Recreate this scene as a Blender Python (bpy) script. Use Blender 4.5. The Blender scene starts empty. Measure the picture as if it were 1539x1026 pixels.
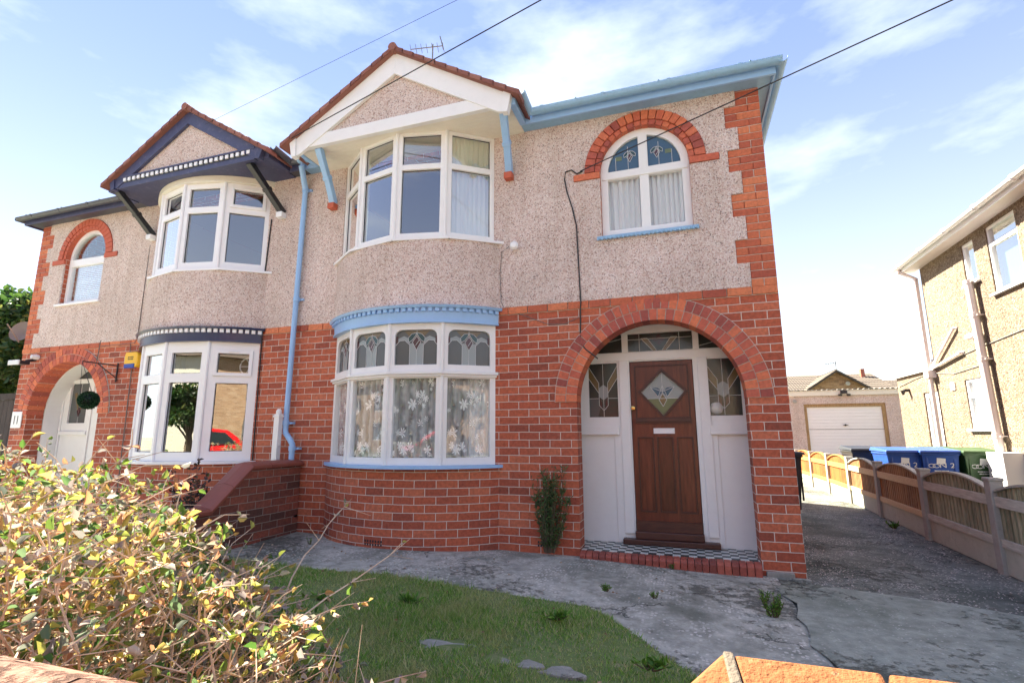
import bpy, bmesh, math, random
import numpy as np
from mathutils import Vector, Matrix
from mathutils.geometry import tessellate_polygon
random.seed(7); RNG = np.random.default_rng(7)
sc = bpy.context.scene
R = math.radians

# ------------------------------------------------------------------ camera
CAMP = (-0.9585, -5.4432, 1.2304)
cd = bpy.data.cameras.new('camera'); cam = bpy.data.objects.new('camera', cd)
sc.collection.objects.link(cam); sc.camera = cam
cd.sensor_width = 36.0; cd.lens = 36.0 * 763.887 / 1539.0
cd.clip_start = 0.02; cd.clip_end = 3000
def cam_matrix(yaw, pitch, roll):
    f = Vector((math.sin(yaw)*math.cos(pitch), math.cos(yaw)*math.cos(pitch), math.sin(pitch)))
    r = Vector((math.cos(yaw), -math.sin(yaw), 0)); u = r.cross(f)
    r2 = r*math.cos(roll) + u*math.sin(roll); u2 = -r*math.sin(roll) + u*math.cos(roll)
    return Matrix(((r2.x, u2.x, -f.x), (r2.y, u2.y, -f.y), (r2.z, u2.z, -f.z)))
cam.matrix_world = Matrix.Translation(CAMP) @ cam_matrix(-0.32275, 0.18107, -0.00365).to_4x4()

# ------------------------------------------------------------------ light
SUN_AZ, SUN_EL = -57.0, 41.0          # azimuth measured from +Y towards +X
sc.view_settings.view_transform = 'Standard'
try: sc.view_settings.look = 'None'
except Exception: pass
sc.view_settings.gamma = 1.0
sc.view_settings.exposure = 3.6
sc.view_settings.use_white_balance = True; sc.view_settings.white_balance_temperature = 7050; sc.view_settings.white_balance_tint = 2
sd = Vector((math.sin(R(SUN_AZ))*math.cos(R(SUN_EL)), math.cos(R(SUN_AZ))*math.cos(R(SUN_EL)), math.sin(R(SUN_EL))))
sl = bpy.data.lights.new('sun', 'SUN'); sl.energy = 2.8; sl.angle = R(0.5); sl.color = (1.0, .93, .84)
so = bpy.data.objects.new('sun', sl); sc.collection.objects.link(so)
so.rotation_euler = (-sd).to_track_quat('-Z', 'Y').to_euler(); so.location = (0, 0, 30)

w = bpy.data.worlds.new('World'); sc.world = w; w.use_nodes = True
nt = w.node_tree; nt.nodes.clear()
def N(t, typ, **k):
    n = t.nodes.new(typ)
    for a, b in k.items():
        if a in ('inp',):
            for i, v in b.items(): n.inputs[i].default_value = v
        else: setattr(n, a, b)
    return n
out = N(nt, 'ShaderNodeOutputWorld'); bg = N(nt, 'ShaderNodeBackground'); bg.inputs[1].default_value = 0.05
sky = N(nt, 'ShaderNodeTexSky'); sky.sky_type = 'NISHITA'; sky.sun_disc = False
sky.sun_elevation = R(SUN_EL); sky.sun_rotation = R(SUN_AZ); sky.air_density = 1.0; sky.dust_density = 0.0; sky.ozone_density = 3.0
tc = N(nt, 'ShaderNodeTexCoord')
mp = N(nt, 'ShaderNodeMapping'); mp.inputs['Scale'].default_value = (1.0, 1.0, 2.6); mp.inputs['Location'].default_value = (3.1, 0.4, .2)
nz = N(nt, 'ShaderNodeTexNoise'); nz.inputs['Scale'].default_value = 3.0; nz.inputs['Detail'].default_value = 7; nz.inputs['Roughness'].default_value = .56
rp = N(nt, 'ShaderNodeValToRGB'); rp.color_ramp.elements[0].position = .44; rp.color_ramp.elements[1].position = .72
sx = N(nt, 'ShaderNodeSeparateXYZ')
low = N(nt, 'ShaderNodeMapRange'); low.inputs[1].default_value = .70; low.inputs[2].default_value = .0; low.inputs[3].default_value = 0; low.inputs[4].default_value = 1.0
ad = N(nt, 'ShaderNodeMath', operation='MAXIMUM'); 
mu = N(nt, 'ShaderNodeMath', operation='MULTIPLY'); mu.inputs[1].default_value = .62
pw = N(nt, 'ShaderNodeMath', operation='POWER'); pw.inputs[1].default_value = 2.0
mx = N(nt, 'ShaderNodeMix', data_type='RGBA'); mx.inputs[7].default_value = (2.7, 2.9, 3.2, 1)
hs = N(nt, 'ShaderNodeHueSaturation'); hs.inputs['Saturation'].default_value = .94; hs.inputs['Value'].default_value = .84; hs.inputs['Hue'].default_value = .518
L = nt.links.new
L(tc.outputs['Generated'], mp.inputs[0]); L(mp.outputs[0], nz.inputs[0]); L(nz.outputs[0], rp.inputs[0])
L(tc.outputs['Generated'], sx.inputs[0]); L(sx.outputs[2], low.inputs[0]); L(low.outputs[0], pw.inputs[0])
L(rp.outputs[0], mu.inputs[0]); L(mu.outputs[0], ad.inputs[0]); L(pw.outputs[0], ad.inputs[1])
L(sky.outputs[0], hs.inputs['Color']); mb2 = N(nt, 'ShaderNodeMix', data_type='RGBA'); mb2.inputs[0].default_value = .80; mb2.inputs[7].default_value = (.60, .84, 1.85, 1); L(hs.outputs[0], mb2.inputs[6]); L(mb2.outputs[2], mx.inputs[6]); L(ad.outputs[0], mx.inputs[0])
L(mx.outputs[2], bg.inputs[0]); L(bg.outputs[0], out.inputs[0])

# ------------------------------------------------------------------ materials
def newmat(name):
    m = bpy.data.materials.new(name); m.use_nodes = True
    t = m.node_tree; b = t.nodes['Principled BSDF']; return m, t, b
def ramp(t, stops, interp='LINEAR'):
    r = N(t, 'ShaderNodeValToRGB'); cr = r.color_ramp; cr.interpolation = interp
    while len(cr.elements) < len(stops): cr.elements.new(.5)
    for e, (p, c) in zip(cr.elements, stops): e.position = p; e.color = (*c, 1)
    return r
def coords(t, kind='Object', scale=(1, 1, 1)):
    c = N(t, 'ShaderNodeTexCoord'); m = N(t, 'ShaderNodeMapping'); m.inputs['Scale'].default_value = scale
    t.links.new(c.outputs[kind], m.inputs[0]); return m.outputs[0]
def noise(t, v, s, d=4, r=.55):
    n = N(t, 'ShaderNodeTexNoise'); n.inputs['Scale'].default_value = s; n.inputs['Detail'].default_value = d; n.inputs['Roughness'].default_value = r
    t.links.new(v, n.inputs[0]); return n
def mixc(t, f, a, b, mode='MIX'):
    m = N(t, 'ShaderNodeMix', data_type='RGBA', blend_type=mode)
    for i, v in ((0, f), (6, a), (7, b)):
        if hasattr(v, 'is_linked') or hasattr(v, 'links'): t.links.new(v, m.inputs[i])
        elif i == 0: m.inputs[0].default_value = v
        else: m.inputs[i].default_value = (*v, 1)
    return m.outputs[2]
def bump(t, b, h, dist=.01, st=1.0):
    n = N(t, 'ShaderNodeBump'); n.inputs['Distance'].default_value = dist; n.inputs['Strength'].default_value = st
    t.links.new(h, n.inputs['Height']); t.links.new(n.outputs[0], b.inputs['Normal']); return n
def mathn(t, op, a, b=None):
    m = N(t, 'ShaderNodeMath', operation=op)
    for i, v in enumerate((a, b)):
        if v is None: continue
        if hasattr(v, 'links'): t.links.new(v, m.inputs[i])
        else: m.inputs[i].default_value = v
    return m.outputs[0]

def paint(name, col, rough=.45, var=.12, dirt=.0, dcol=(.25, .22, .18), bumpd=.0015, scale=6, metal=0):
    m, t, b = newmat(name); v = coords(t)
    n = noise(t, v, scale, 5, .6); n2 = noise(t, v, scale*6, 3)
    lo = tuple(c*(1-var) for c in col); hi = tuple(min(1, c*(1+var*.4)) for c in col)
    c = mixc(t, n.outputs[0], lo, hi)
    if dirt:
        r = ramp(t, [(.52, (0, 0, 0)), (.78, (1, 1, 1))]); t.links.new(noise(t, v, scale*1.7, 8, .7).outputs[0], r.inputs[0])
        c = mixc(t, mathn(t, 'MULTIPLY', r.outputs[0], dirt), c, dcol)
    t.links.new(c, b.inputs['Base Color']); b.inputs['Roughness'].default_value = rough; b.inputs['Metallic'].default_value = metal
    bump(t, b, n2.outputs[0], bumpd, .5); return m

COURSE, BRL = 0.0838, 0.235
def brickmat(name, stops, mortar=(.80, .73, .65), weather=.25, wcol=(.16, .07, .05), w_=BRL, h_=COURSE):
    m, t, b = newmat(name)
    c = N(t, 'ShaderNodeTexCoord')
    # wobble the joints slightly
    wob = noise(t, c.outputs['UV'], 7, 3); 
    sub = N(t, 'ShaderNodeVectorMath', operation='SUBTRACT'); t.links.new(wob.outputs[1], sub.inputs[0]); sub.inputs[1].default_value = (.5, .5, .5)
    sca = N(t, 'ShaderNodeVectorMath', operation='SCALE'); t.links.new(sub.outputs[0], sca.inputs[0]); sca.inputs[3].default_value = .010
    addv = N(t, 'ShaderNodeVectorMath', operation='ADD'); t.links.new(c.outputs['UV'], addv.inputs[0]); t.links.new(sca.outputs[0], addv.inputs[1])
    bt = N(t, 'ShaderNodeTexBrick'); bt.offset = .5
    bt.inputs['Color1'].default_value = (0, 0, 0, 1); bt.inputs['Color2'].default_value = (1, 1, 1, 1); bt.inputs['Mortar'].default_value = (.5, .5, .5, 1)
    bt.inputs['Scale'].default_value = 1; bt.inputs['Mortar Size'].default_value = .0038; bt.inputs['Mortar Smooth'].default_value = .25
    bt.inputs['Bias'].default_value = 0; bt.inputs['Brick Width'].default_value = w_; bt.inputs['Row Height'].default_value = h_
    t.links.new(addv.outputs[0], bt.inputs['Vector'])
    r = ramp(t, stops); t.links.new(bt.outputs['Color'], r.inputs[0])
    n = noise(t, c.outputs['UV'], 28, 6, .65)
    nr = ramp(t, [(.3, (.62, .62, .62)), (.7, (1.18, 1.18, 1.18))]); t.links.new(n.outputs[0], nr.inputs[0])
    col = mixc(t, 1.0, r.outputs[0], nr.outputs[0], 'MULTIPLY')
    n2 = noise(t, c.outputs['UV'], 1.3, 6, .6); wr = ramp(t, [(.48, (0, 0, 0)), (.72, (1, 1, 1))]); t.links.new(n2.outputs[0], wr.inputs[0])
    col = mixc(t, mathn(t, 'MULTIPLY', wr.outputs[0], weather), col, wcol)
    n3 = noise(t, c.outputs['UV'], 3.7, 7, .7); er = ramp(t, [(.62, (0, 0, 0)), (.8, (1, 1, 1))]); t.links.new(n3.outputs[0], er.inputs[0])
    col = mixc(t, mathn(t, 'MULTIPLY', er.outputs[0], .16), col, (.62, .48, .42))
    mn = noise(t, c.outputs['UV'], 60, 3); mcol = mixc(t, mn.outputs[0], tuple(x*.72 for x in mortar), mortar)
    f = mixc(t, bt.outputs['Fac'], col, mcol)
    t.links.new(f, b.inputs['Base Color']); b.inputs['Roughness'].default_value = .82
    hgt = mathn(t, 'SUBTRACT', mathn(t, 'MULTIPLY', n.outputs[0], .35), bt.outputs['Fac'])
    bump(t, b, hgt, .008, .9); return m

STOPS = [(.0, (.27, .065, .038)), (.12, (.38, .085, .044)), (.45, (.46, .105, .050)), (.75, (.51, .125, .058)), (1, (.56, .165, .085))]
M = {}
M['brick'] = brickmat('red_brick', STOPS)
M['brick_dark'] = brickmat('weathered_shaded_brick', [(0, (.10, .04, .03)), (.5, (.20, .06, .04)), (1, (.33, .09, .055))], mortar=(.36, .31, .27), weather=.6, wcol=(.06, .04, .03))  # garden wall brick: weathering plus the wall's shade, both put into the colour
M['brick_pale'] = brickmat('pale_brick', [(0, (.42, .26, .16)), (.5, (.52, .33, .20)), (1, (.60, .42, .28))])

M['brick_buff'] = brickmat('buff_brick', [(0, (.18, .10, .05)), (.5, (.28, .16, .08)), (1, (.36, .22, .12))], mortar=(.35, .28, .2))
def islandbrick(name, stops, rough=.8):
    m, t, b = newmat(name); g = N(t, 'ShaderNodeNewGeometry'); r = ramp(t, stops); t.links.new(g.outputs['Random Per Island'], r.inputs[0])
    v = coords(t); n = noise(t, v, 35, 5, .65); nr = ramp(t, [(.3, (.72, .72, .72)), (.7, (1.15, 1.15, 1.15))]); t.links.new(n.outputs[0], nr.inputs[0])
    c = mixc(t, 1.0, r.outputs[0], nr.outputs[0], 'MULTIPLY'); t.links.new(c, b.inputs['Base Color']); b.inputs['Roughness'].default_value = rough
    bump(t, b, n.outputs[0], .004, .6); return m
M['voussoir'] = islandbrick('arch_brick', [(0, (.30, .07, .055)), (.3, (.46, .105, .07)), (.55, (.56, .135, .07)), (.8, (.66, .185, .085)), (1, (.40, .085, .065))])
M['quoin'] = islandbrick('corner_brick', [(0, (.38, .085, .05)), (.5, (.52, .13, .06)), (1, (.64, .20, .09))])
M['jointmortar'] = paint('old_joint_mortar', (.13, .10, .075), .95, .35, .4, (.12, .1, .08), .008, 25)
M['mortar'] = paint('mortar', (.58, .52, .46), .9, .25, bumpd=.004, scale=20)

def pebble(name, stops, sc_=58, base=(.46, .38, .33)):
    m, t, b = newmat(name); v = coords(t)
    vo = N(t, 'ShaderNodeTexVoronoi'); vo.inputs['Scale'].default_value = sc_; t.links.new(v, vo.inputs['Vector'])
    s = N(t, 'ShaderNodeSeparateColor'); t.links.new(vo.outputs['Color'], s.inputs[0])
    r = ramp(t, stops, 'CONSTANT'); t.links.new(s.outputs[0], r.inputs[0])
    vr = ramp(t, [(.35, (0, 0, 0)), (.75, (1, 1, 1))]); t.links.new(mathn(t, 'MULTIPLY', vo.outputs['Distance'], 1.15), vr.inputs[0])
    c = mixc(t, mathn(t, 'MULTIPLY', vr.outputs[0], .62), r.outputs[0], base)
    n = noise(t, v, 1.1, 6, .6); nr = ramp(t, [(.3, (.82, .80, .77)), (.7, (1.06, 1.05, 1.05))]); t.links.new(n.outputs[0], nr.inputs[0])
    c = mixc(t, 1.0, c, nr.outputs[0], 'MULTIPLY'); st = noise(t, coords(t, 'Object', (7, 7, .7)), 1.0, 6, .65); sr = ramp(t, [(.34, (.80, .76, .71)), (.52, (1, 1, 1))]); t.links.new(st.outputs[0], sr.inputs[0]); c = mixc(t, .5, c, sr.outputs[0], 'MULTIPLY')
    t.links.new(c, b.inputs['Base Color']); b.inputs['Roughness'].default_value = .85
    bump(t, b, mathn(t, 'MULTIPLY', vo.outputs['Distance'], -1.0), .012, .8); return m
M['pebble'] = pebble('pebbledash', [(0, (.84, .77, .73)), (.30, (.71, .56, .50)), (.48, (.60, .41, .35)), (.62, (.79, .67, .60)), (.78, (.40, .25, .20)), (.86, (.88, .81, .79)), (.955, (.20, .155, .15))], 88, (.64, .51, .47))
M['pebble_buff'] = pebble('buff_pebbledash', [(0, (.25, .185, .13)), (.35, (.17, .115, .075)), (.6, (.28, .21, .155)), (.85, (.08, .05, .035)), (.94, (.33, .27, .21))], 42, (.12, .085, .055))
M['white'] = paint('white_gloss_paint', (.80, .80, .79), .35, .06, .12, (.52, .50, .46))
M['cream'] = paint('cream_paint', (.78, .74, .64), .4, .07, .15, (.5, .45, .36))
M['upvc'] = paint('white_plastic', (.82, .82, .83), .25, .03)
M['blue'] = paint('sky_blue_paint', (.31, .52, .82), .35, .12, .22, (.16, .30, .40))
M['blue_gutter'] = paint('faded_blue_gutter', (.27, .47, .68), .4, .15, .4, (.16, .25, .24), scale=9)
M['navy'] = paint('navy_paint', (.035, .045, .11), .3, .2, .2, (.12, .13, .2))
M['navy_dull'] = paint('worn_navy_paint', (.055, .062, .135), .5, .25, .4, (.22, .21, .27), scale=8)
M['black'] = paint('black_paint', (.02, .02, .025), .4, .2)
M['darkgutter'] = paint('dark_gutter_plastic', (.06, .065, .085), .4, .2, .3, (.2, .2, .2))
M['lead'] = paint('lead_cames', (.60, .61, .61), .5, .1, metal=0)
M['pavblack'] = paint('black_tile', (.03, .045, .045), .4, .2); M['pavwhite'] = paint('cream_tile', (.68, .68, .62), .4, .12, .3, (.3, .3, .26), scale=14)
M['quarry'] = islandbrick('red_step_brick', [(0, (.22, .05, .035)), (.5, (.34, .075, .05)), (1, (.46, .12, .075))], .6)
M['terracotta'] = paint('terracotta_coping', (.235, .085, .036), .9, .22, .5, (.33, .15, .08), .004, 5)
M['terracotta_old'] = paint('weathered_coping', (.27, .075, .05), .55, .25, .4, (.13, .06, .05), .004, 7)
M['terracotta_pink'] = paint('pink_coping', (.22, .095, .068), .95, .25, .5, (.20, .09, .07), .004, 5)
COPE = 1
for q_ in ('terracotta', 'terracotta_pink'): M[q_].node_tree.nodes['Principled BSDF'].inputs['Specular IOR Level'].default_value = .12
M['stonepost'] = paint('concrete_post', (.38, .36, .33), .9, .25, .4, (.16, .16, .13), .006, 9)
M['gravelboard'] = paint('gravel_board', (.48, .49, .42), .9, .25, .5, (.22, .23, .17), .005, 7)
M['brass'] = paint('brass', (.65, .47, .18), .25, .05, metal=1)
M['wire'] = paint('wire_sheath', (.05, .05, .055), 1.0, .05); M['wire'].node_tree.nodes['Principled BSDF'].inputs['Specular IOR Level'].default_value = 0
M['steel'] = paint('steel', (.6, .6, .6), .3, .05, metal=1)
M['cable'] = paint('black_cable', (.015, .015, .015), .5, .1)
M['greycable'] = paint('grey_cable', (.16, .15, .14), .6, .1)
M['yellow'] = paint('yellow_plastic', (.85, .48, .02), .35, .06); M['royal'] = paint('blue_plastic', (.02, .06, .35), .3, .1)
M['binblue'] = paint('blue_bin_plastic', (.015, .07, .33), .4, .12, .12, (.10, .18, .4)); M['bingreen'] = paint('green_bin_plastic', (.022, .07, .018), .45, .15, .15, (.2, .25, .15))
M['binblack'] = paint('black_bin_plastic', (.022, .022, .027), .45, .2); M['rubber'] = paint('rubber', (.015, .015, .015), .8, .1)
M['print'] = paint('white_print', (.75, .75, .75), .6, .05); M['ink'] = paint('dark_print', (.03, .03, .03), .6, .05)
M['plasticwhite'] = paint('white_pipe', (.74, .66, .64), .35, .08, .15, (.5, .4, .36)); M['meter'] = paint('meter_box', (.70, .72, .73), .4, .04)
M['roomwall'] = paint('room_wall', (.30, .27, .23), .9, .1); M['roomfloor'] = paint('room_floor', (.12, .09, .07), .8, .1)
M['soil'] = paint('soil', (.14, .19, .06), .95, .3, .7, (.32, .27, .16), .02, 5)
M['redcar'] = paint('red_car_paint', (.80, .015, .018), .18, .03); M['carglass'] = paint('dark_car_glass', (.02, .03, .03), .05, .1)
M['rust'] = paint('terracotta_block', (.50, .11, .06), .7, .15)
M['louver'] = paint('airbrick', (.20, .05, .035), .8, .2)

def wood(name, c0, c1, rough=.6, scale=(1, 1, 1), gs=9):
    m, t, b = newmat(name); v = coords(t, 'Object', scale)
    n = noise(t, v, gs, 6, .62); r = ramp(t, [(.28, c0), (.72, c1)]); t.links.new(n.outputs[0], r.inputs[0])
    g = N(t, 'ShaderNodeNewGeometry'); rr = ramp(t, [(0, (.72, .72, .72)), (1, (1.2, 1.2, 1.2))]); t.links.new(g.outputs['Random Per Island'], rr.inputs[0])
    c = mixc(t, 1.0, r.outputs[0], rr.outputs[0], 'MULTIPLY')
    t.links.new(c, b.inputs['Base Color']); b.inputs['Roughness'].default_value = rough; bump(t, b, n.outputs[0], .003, .6); return m
M['door'] = wood('varnished_door_wood', (.055, .014, .009), (.15, .036, .019), .3, (6, 6, .7), 5)
M['doordark'] = wood('dark_door_wood', (.045, .015, .012), (.10, .034, .022), .4, (1, 6, 6), 5)
M['fenceorange'] = wood('orange_fence_wood', (.27, .095, .018), (.46, .19, .045), .7, (9, 9, 1), 7)
M['fencebrown'] = wood('brown_fence_wood', (.22, .10, .04), (.46, .21, .08), .75, (9, 9, 1), 7)
M['fencegrey'] = wood('grey_fence_wood', (.20, .19, .11), (.44, .41, .29), .85, (9, 9, 1), 7)
M['railtan'] = wood('tan_rail_wood', (.38, .25, .13), (.62, .44, .26), .75, (1, 9, 9), 6)
M['railgrey'] = wood('grey_rail_wood', (.30, .29, .25), (.50, .49, .44), .85, (9, 1, 9), 6)
M['darkwood'] = wood('dark_fence_wood', (.035, .028, .025), (.09, .07, .06), .8, (9, 9, 1), 7)
M['framebrown'] = wood('brown_frame_wood', (.20, .12, .05), (.38, .25, .12), .7, (5, 5, 1), 7)
M['twig'] = wood('twigs', (.42, .27, .18), (.72, .56, .42), .7, (1, 1, 1), 14); M['trunk'] = wood('bark', (.06, .045, .03), (.16, .12, .08), .9, (6, 6, 1), 6)

def glass(name, tint=(.9, .95, .95), boost=1.0, rough=0.0):
    m, t, b = newmat(name); t.nodes.remove(b); o = [n for n in t.nodes if n.type == 'OUTPUT_MATERIAL'][0]
    tr = N(t, 'ShaderNodeBsdfTransparent'); tr.inputs[0].default_value = (*tint, 1)
    gl = N(t, 'ShaderNodeBsdfGlossy'); gl.inputs[0].default_value = (1, 1, 1, 1); gl.inputs[1].default_value = rough
    fr = N(t, 'ShaderNodeFresnel'); fr.inputs[0].default_value = 1.55
    nn = noise(t, coords(t), 2.2, 2); bp = N(t, 'ShaderNodeBump'); bp.inputs['Distance'].default_value = .004; bp.inputs['Strength'].default_value = .12
    t.links.new(nn.outputs[0], bp.inputs['Height']); t.links.new(bp.outputs[0], gl.inputs['Normal'])
    gg = N(t, 'ShaderNodeNewGeometry'); f = mathn(t, 'MULTIPLY', mathn(t, 'MULTIPLY', fr.outputs[0], boost), mathn(t, 'SUBTRACT', 1.0, gg.outputs['Backfacing'])); f2 = mathn(t, 'MINIMUM', f, .95)
    mm = N(t, 'ShaderNodeMixShader'); t.links.new(f2, mm.inputs[0]); t.links.new(tr.outputs[0], mm.inputs[1]); t.links.new(gl.outputs[0], mm.inputs[2])
    t.links.new(mm.outputs[0], o.inputs[0]); return m
M['glass'] = glass('window_glass', (.95, .97, .97), 5.2)
M['glass_old'] = glass('old_window_glass', (.97, .98, .98), 1.3)
def sheet(name, col, alpha, transl=.5):
    m, t, b = newmat(name); t.nodes.remove(b); o = [n for n in t.nodes if n.type == 'OUTPUT_MATERIAL'][0]
    d = N(t, 'ShaderNodeBsdfDiffuse'); d.inputs[0].default_value = (*col, 1); tl = N(t, 'ShaderNodeBsdfTranslucent'); tl.inputs[0].default_value = (*col, 1)
    m1 = N(t, 'ShaderNodeMixShader'); m1.inputs[0].default_value = transl; t.links.new(d.outputs[0], m1.inputs[1]); t.links.new(tl.outputs[0], m1.inputs[2])
    tr = N(t, 'ShaderNodeBsdfTransparent'); m2 = N(t, 'ShaderNodeMixShader'); t.links.new(tr.outputs[0], m2.inputs[1]); t.links.new(m1.outputs[0], m2.inputs[2])
    if callable(alpha): t.links.new(alpha(t), m2.inputs[0])
    else: m2.inputs[0].default_value = alpha
    t.links.new(m2.outputs[0], o.inputs[0]); return m
M['net'] = sheet('net_curtain', (.95, .95, .94), .9, .2)
M['drape'] = sheet('cream_drape', (.80, .78, .62), .97, .15)
def lace_alpha(t):
    c = N(t, 'ShaderNodeTexCoord'); s = N(t, 'ShaderNodeMapping'); s.inputs['Scale'].default_value = (1, 1, 1); t.links.new(c.outputs['UV'], s.inputs[0])
    vo = N(t, 'ShaderNodeTexVoronoi'); vo.inputs['Scale'].default_value = 7.2; dn = noise(t, s.outputs[0], 9, 3); dm = N(t, 'ShaderNodeVectorMath', operation='MULTIPLY_ADD'); t.links.new(dn.outputs[1], dm.inputs[0]); dm.inputs[1].default_value = (.07, .07, 0); t.links.new(s.outputs[0], dm.inputs[2]); s = dm; t.links.new(s.outputs[0], vo.inputs['Vector'])
    # petals: distance modulated by the angle round each cell centre
    sb = N(t, 'ShaderNodeVectorMath', operation='SUBTRACT'); t.links.new(s.outputs[0], sb.inputs[0]); t.links.new(vo.outputs['Position'], sb.inputs[1])
    sp = N(t, 'ShaderNodeSeparateXYZ'); t.links.new(sb.outputs[0], sp.inputs[0])
    an = mathn(t, 'ARCTAN2', sp.outputs[0], sp.outputs[1]); pet = mathn(t, 'ABSOLUTE', mathn(t, 'SINE', mathn(t, 'MULTIPLY', an, 3.5)))
    lim = mathn(t, 'ADD', mathn(t, 'MULTIPLY', pet, .30), .12)
    cs_ = N(t, 'ShaderNodeSeparateColor'); t.links.new(vo.outputs['Color'], cs_.inputs[0]); lim = mathn(t, 'MULTIPLY', lim, mathn(t, 'ADD', mathn(t, 'MULTIPLY', cs_.outputs[0], .9), .45)); r = mathn(t, 'LESS_THAN', vo.outputs['Distance'], lim)
    fd = noise(t, c.outputs['UV'], 5, 2); su = N(t, 'ShaderNodeSeparateXYZ'); t.links.new(c.outputs['UV'], su.inputs[0]); fold_ = mathn(t, 'POWER', mathn(t, 'ABSOLUTE', mathn(t, 'SINE', mathn(t, 'ADD', mathn(t, 'MULTIPLY', su.outputs[0], 21.0), mathn(t, 'MULTIPLY', fd.outputs[0], 5.0)))), 2.0); return mathn(t, 'ADD', mathn(t, 'MULTIPLY', r, .62), mathn(t, 'ADD', mathn(t, 'MULTIPLY', fd.outputs[0], .62), mathn(t, 'MULTIPLY', fold_, .24)))
M['lace'] = sheet('lace_curtain', (.96, .96, .95), lace_alpha, .1)
def leadglass(name, col, rough=.2, mix=.55):
    m, t, b = newmat(name); t.nodes.remove(b); o = [n for n in t.nodes if n.type == 'OUTPUT_MATERIAL'][0]
    v = coords(t); n = noise(t, v, 45, 4); bp = N(t, 'ShaderNodeBump'); bp.inputs['Distance'].default_value = .003; bp.inputs['Strength'].default_value = .5; t.links.new(n.outputs[0], bp.inputs['Height'])
    p = N(t, 'ShaderNodeBsdfPrincipled'); p.inputs['Base Color'].default_value = (*col, 1); p.inputs['Roughness'].default_value = rough; p.inputs['Specular IOR Level'].default_value = .9
    t.links.new(bp.outputs[0], p.inputs['Normal']); tr = N(t, 'ShaderNodeBsdfTransparent'); tr.inputs[0].default_value = (*[min(1, c*1.6+.1) for c in col], 1)
    mm = N(t, 'ShaderNodeMixShader'); mm.inputs[0].default_value = mix; t.links.new(tr.outputs[0], mm.inputs[1]); t.links.new(p.outputs[0], mm.inputs[2]); t.links.new(mm.outputs[0], o.inputs[0]); return m
M['lgclear'] = leadglass('obscured_glass', (.17, .18, .18), .15, .6); M['lgdark'] = leadglass('dark_leaded_glass', (.055, .06, .055), .15, .75)
M['lggreen'] = leadglass('green_glass', (.012, .06, .06), .15, .85); M['lgred'] = leadglass('ruby_glass', (.075, .02, .025), .15, .85)
M['lgamber'] = leadglass('amber_glass', (.20, .14, .06), .2, .8); M['lgpale'] = leadglass('pale_rippled_glass', (.40, .45, .45), .3, .7)
M['lgblue'] = leadglass('blue_glass', (.05, .12, .20), .15, .8); M['lgolive'] = leadglass('olive_glass', (.16, .20, .08), .3, .8)

def rooftile(name, c0, c1, c2):
    m, t, b = newmat(name); v = coords(t); g = N(t, 'ShaderNodeNewGeometry')
    r = ramp(t, [(0, c0), (.5, c1), (1, c2)]); t.links.new(g.outputs['Random Per Island'], r.inputs[0])
    n = noise(t, v, 7, 7, .7); c = mixc(t, mathn(t, 'MULTIPLY', n.outputs[0], .55), r.outputs[0], tuple(x*.5 for x in c1))
    t.links.new(c, b.inputs['Base Color']); b.inputs['Roughness'].default_value = .85; bump(t, b, n.outputs[0], .006, .7); return m
M['tile'] = rooftile('red_roof_tile', (.20, .075, .06), (.28, .11, .085), (.34, .16, .125))
M['tilebrown'] = rooftile('brown_roof_tile', (.07, .05, .04), (.12, .09, .07), (.17, .13, .10))

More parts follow.
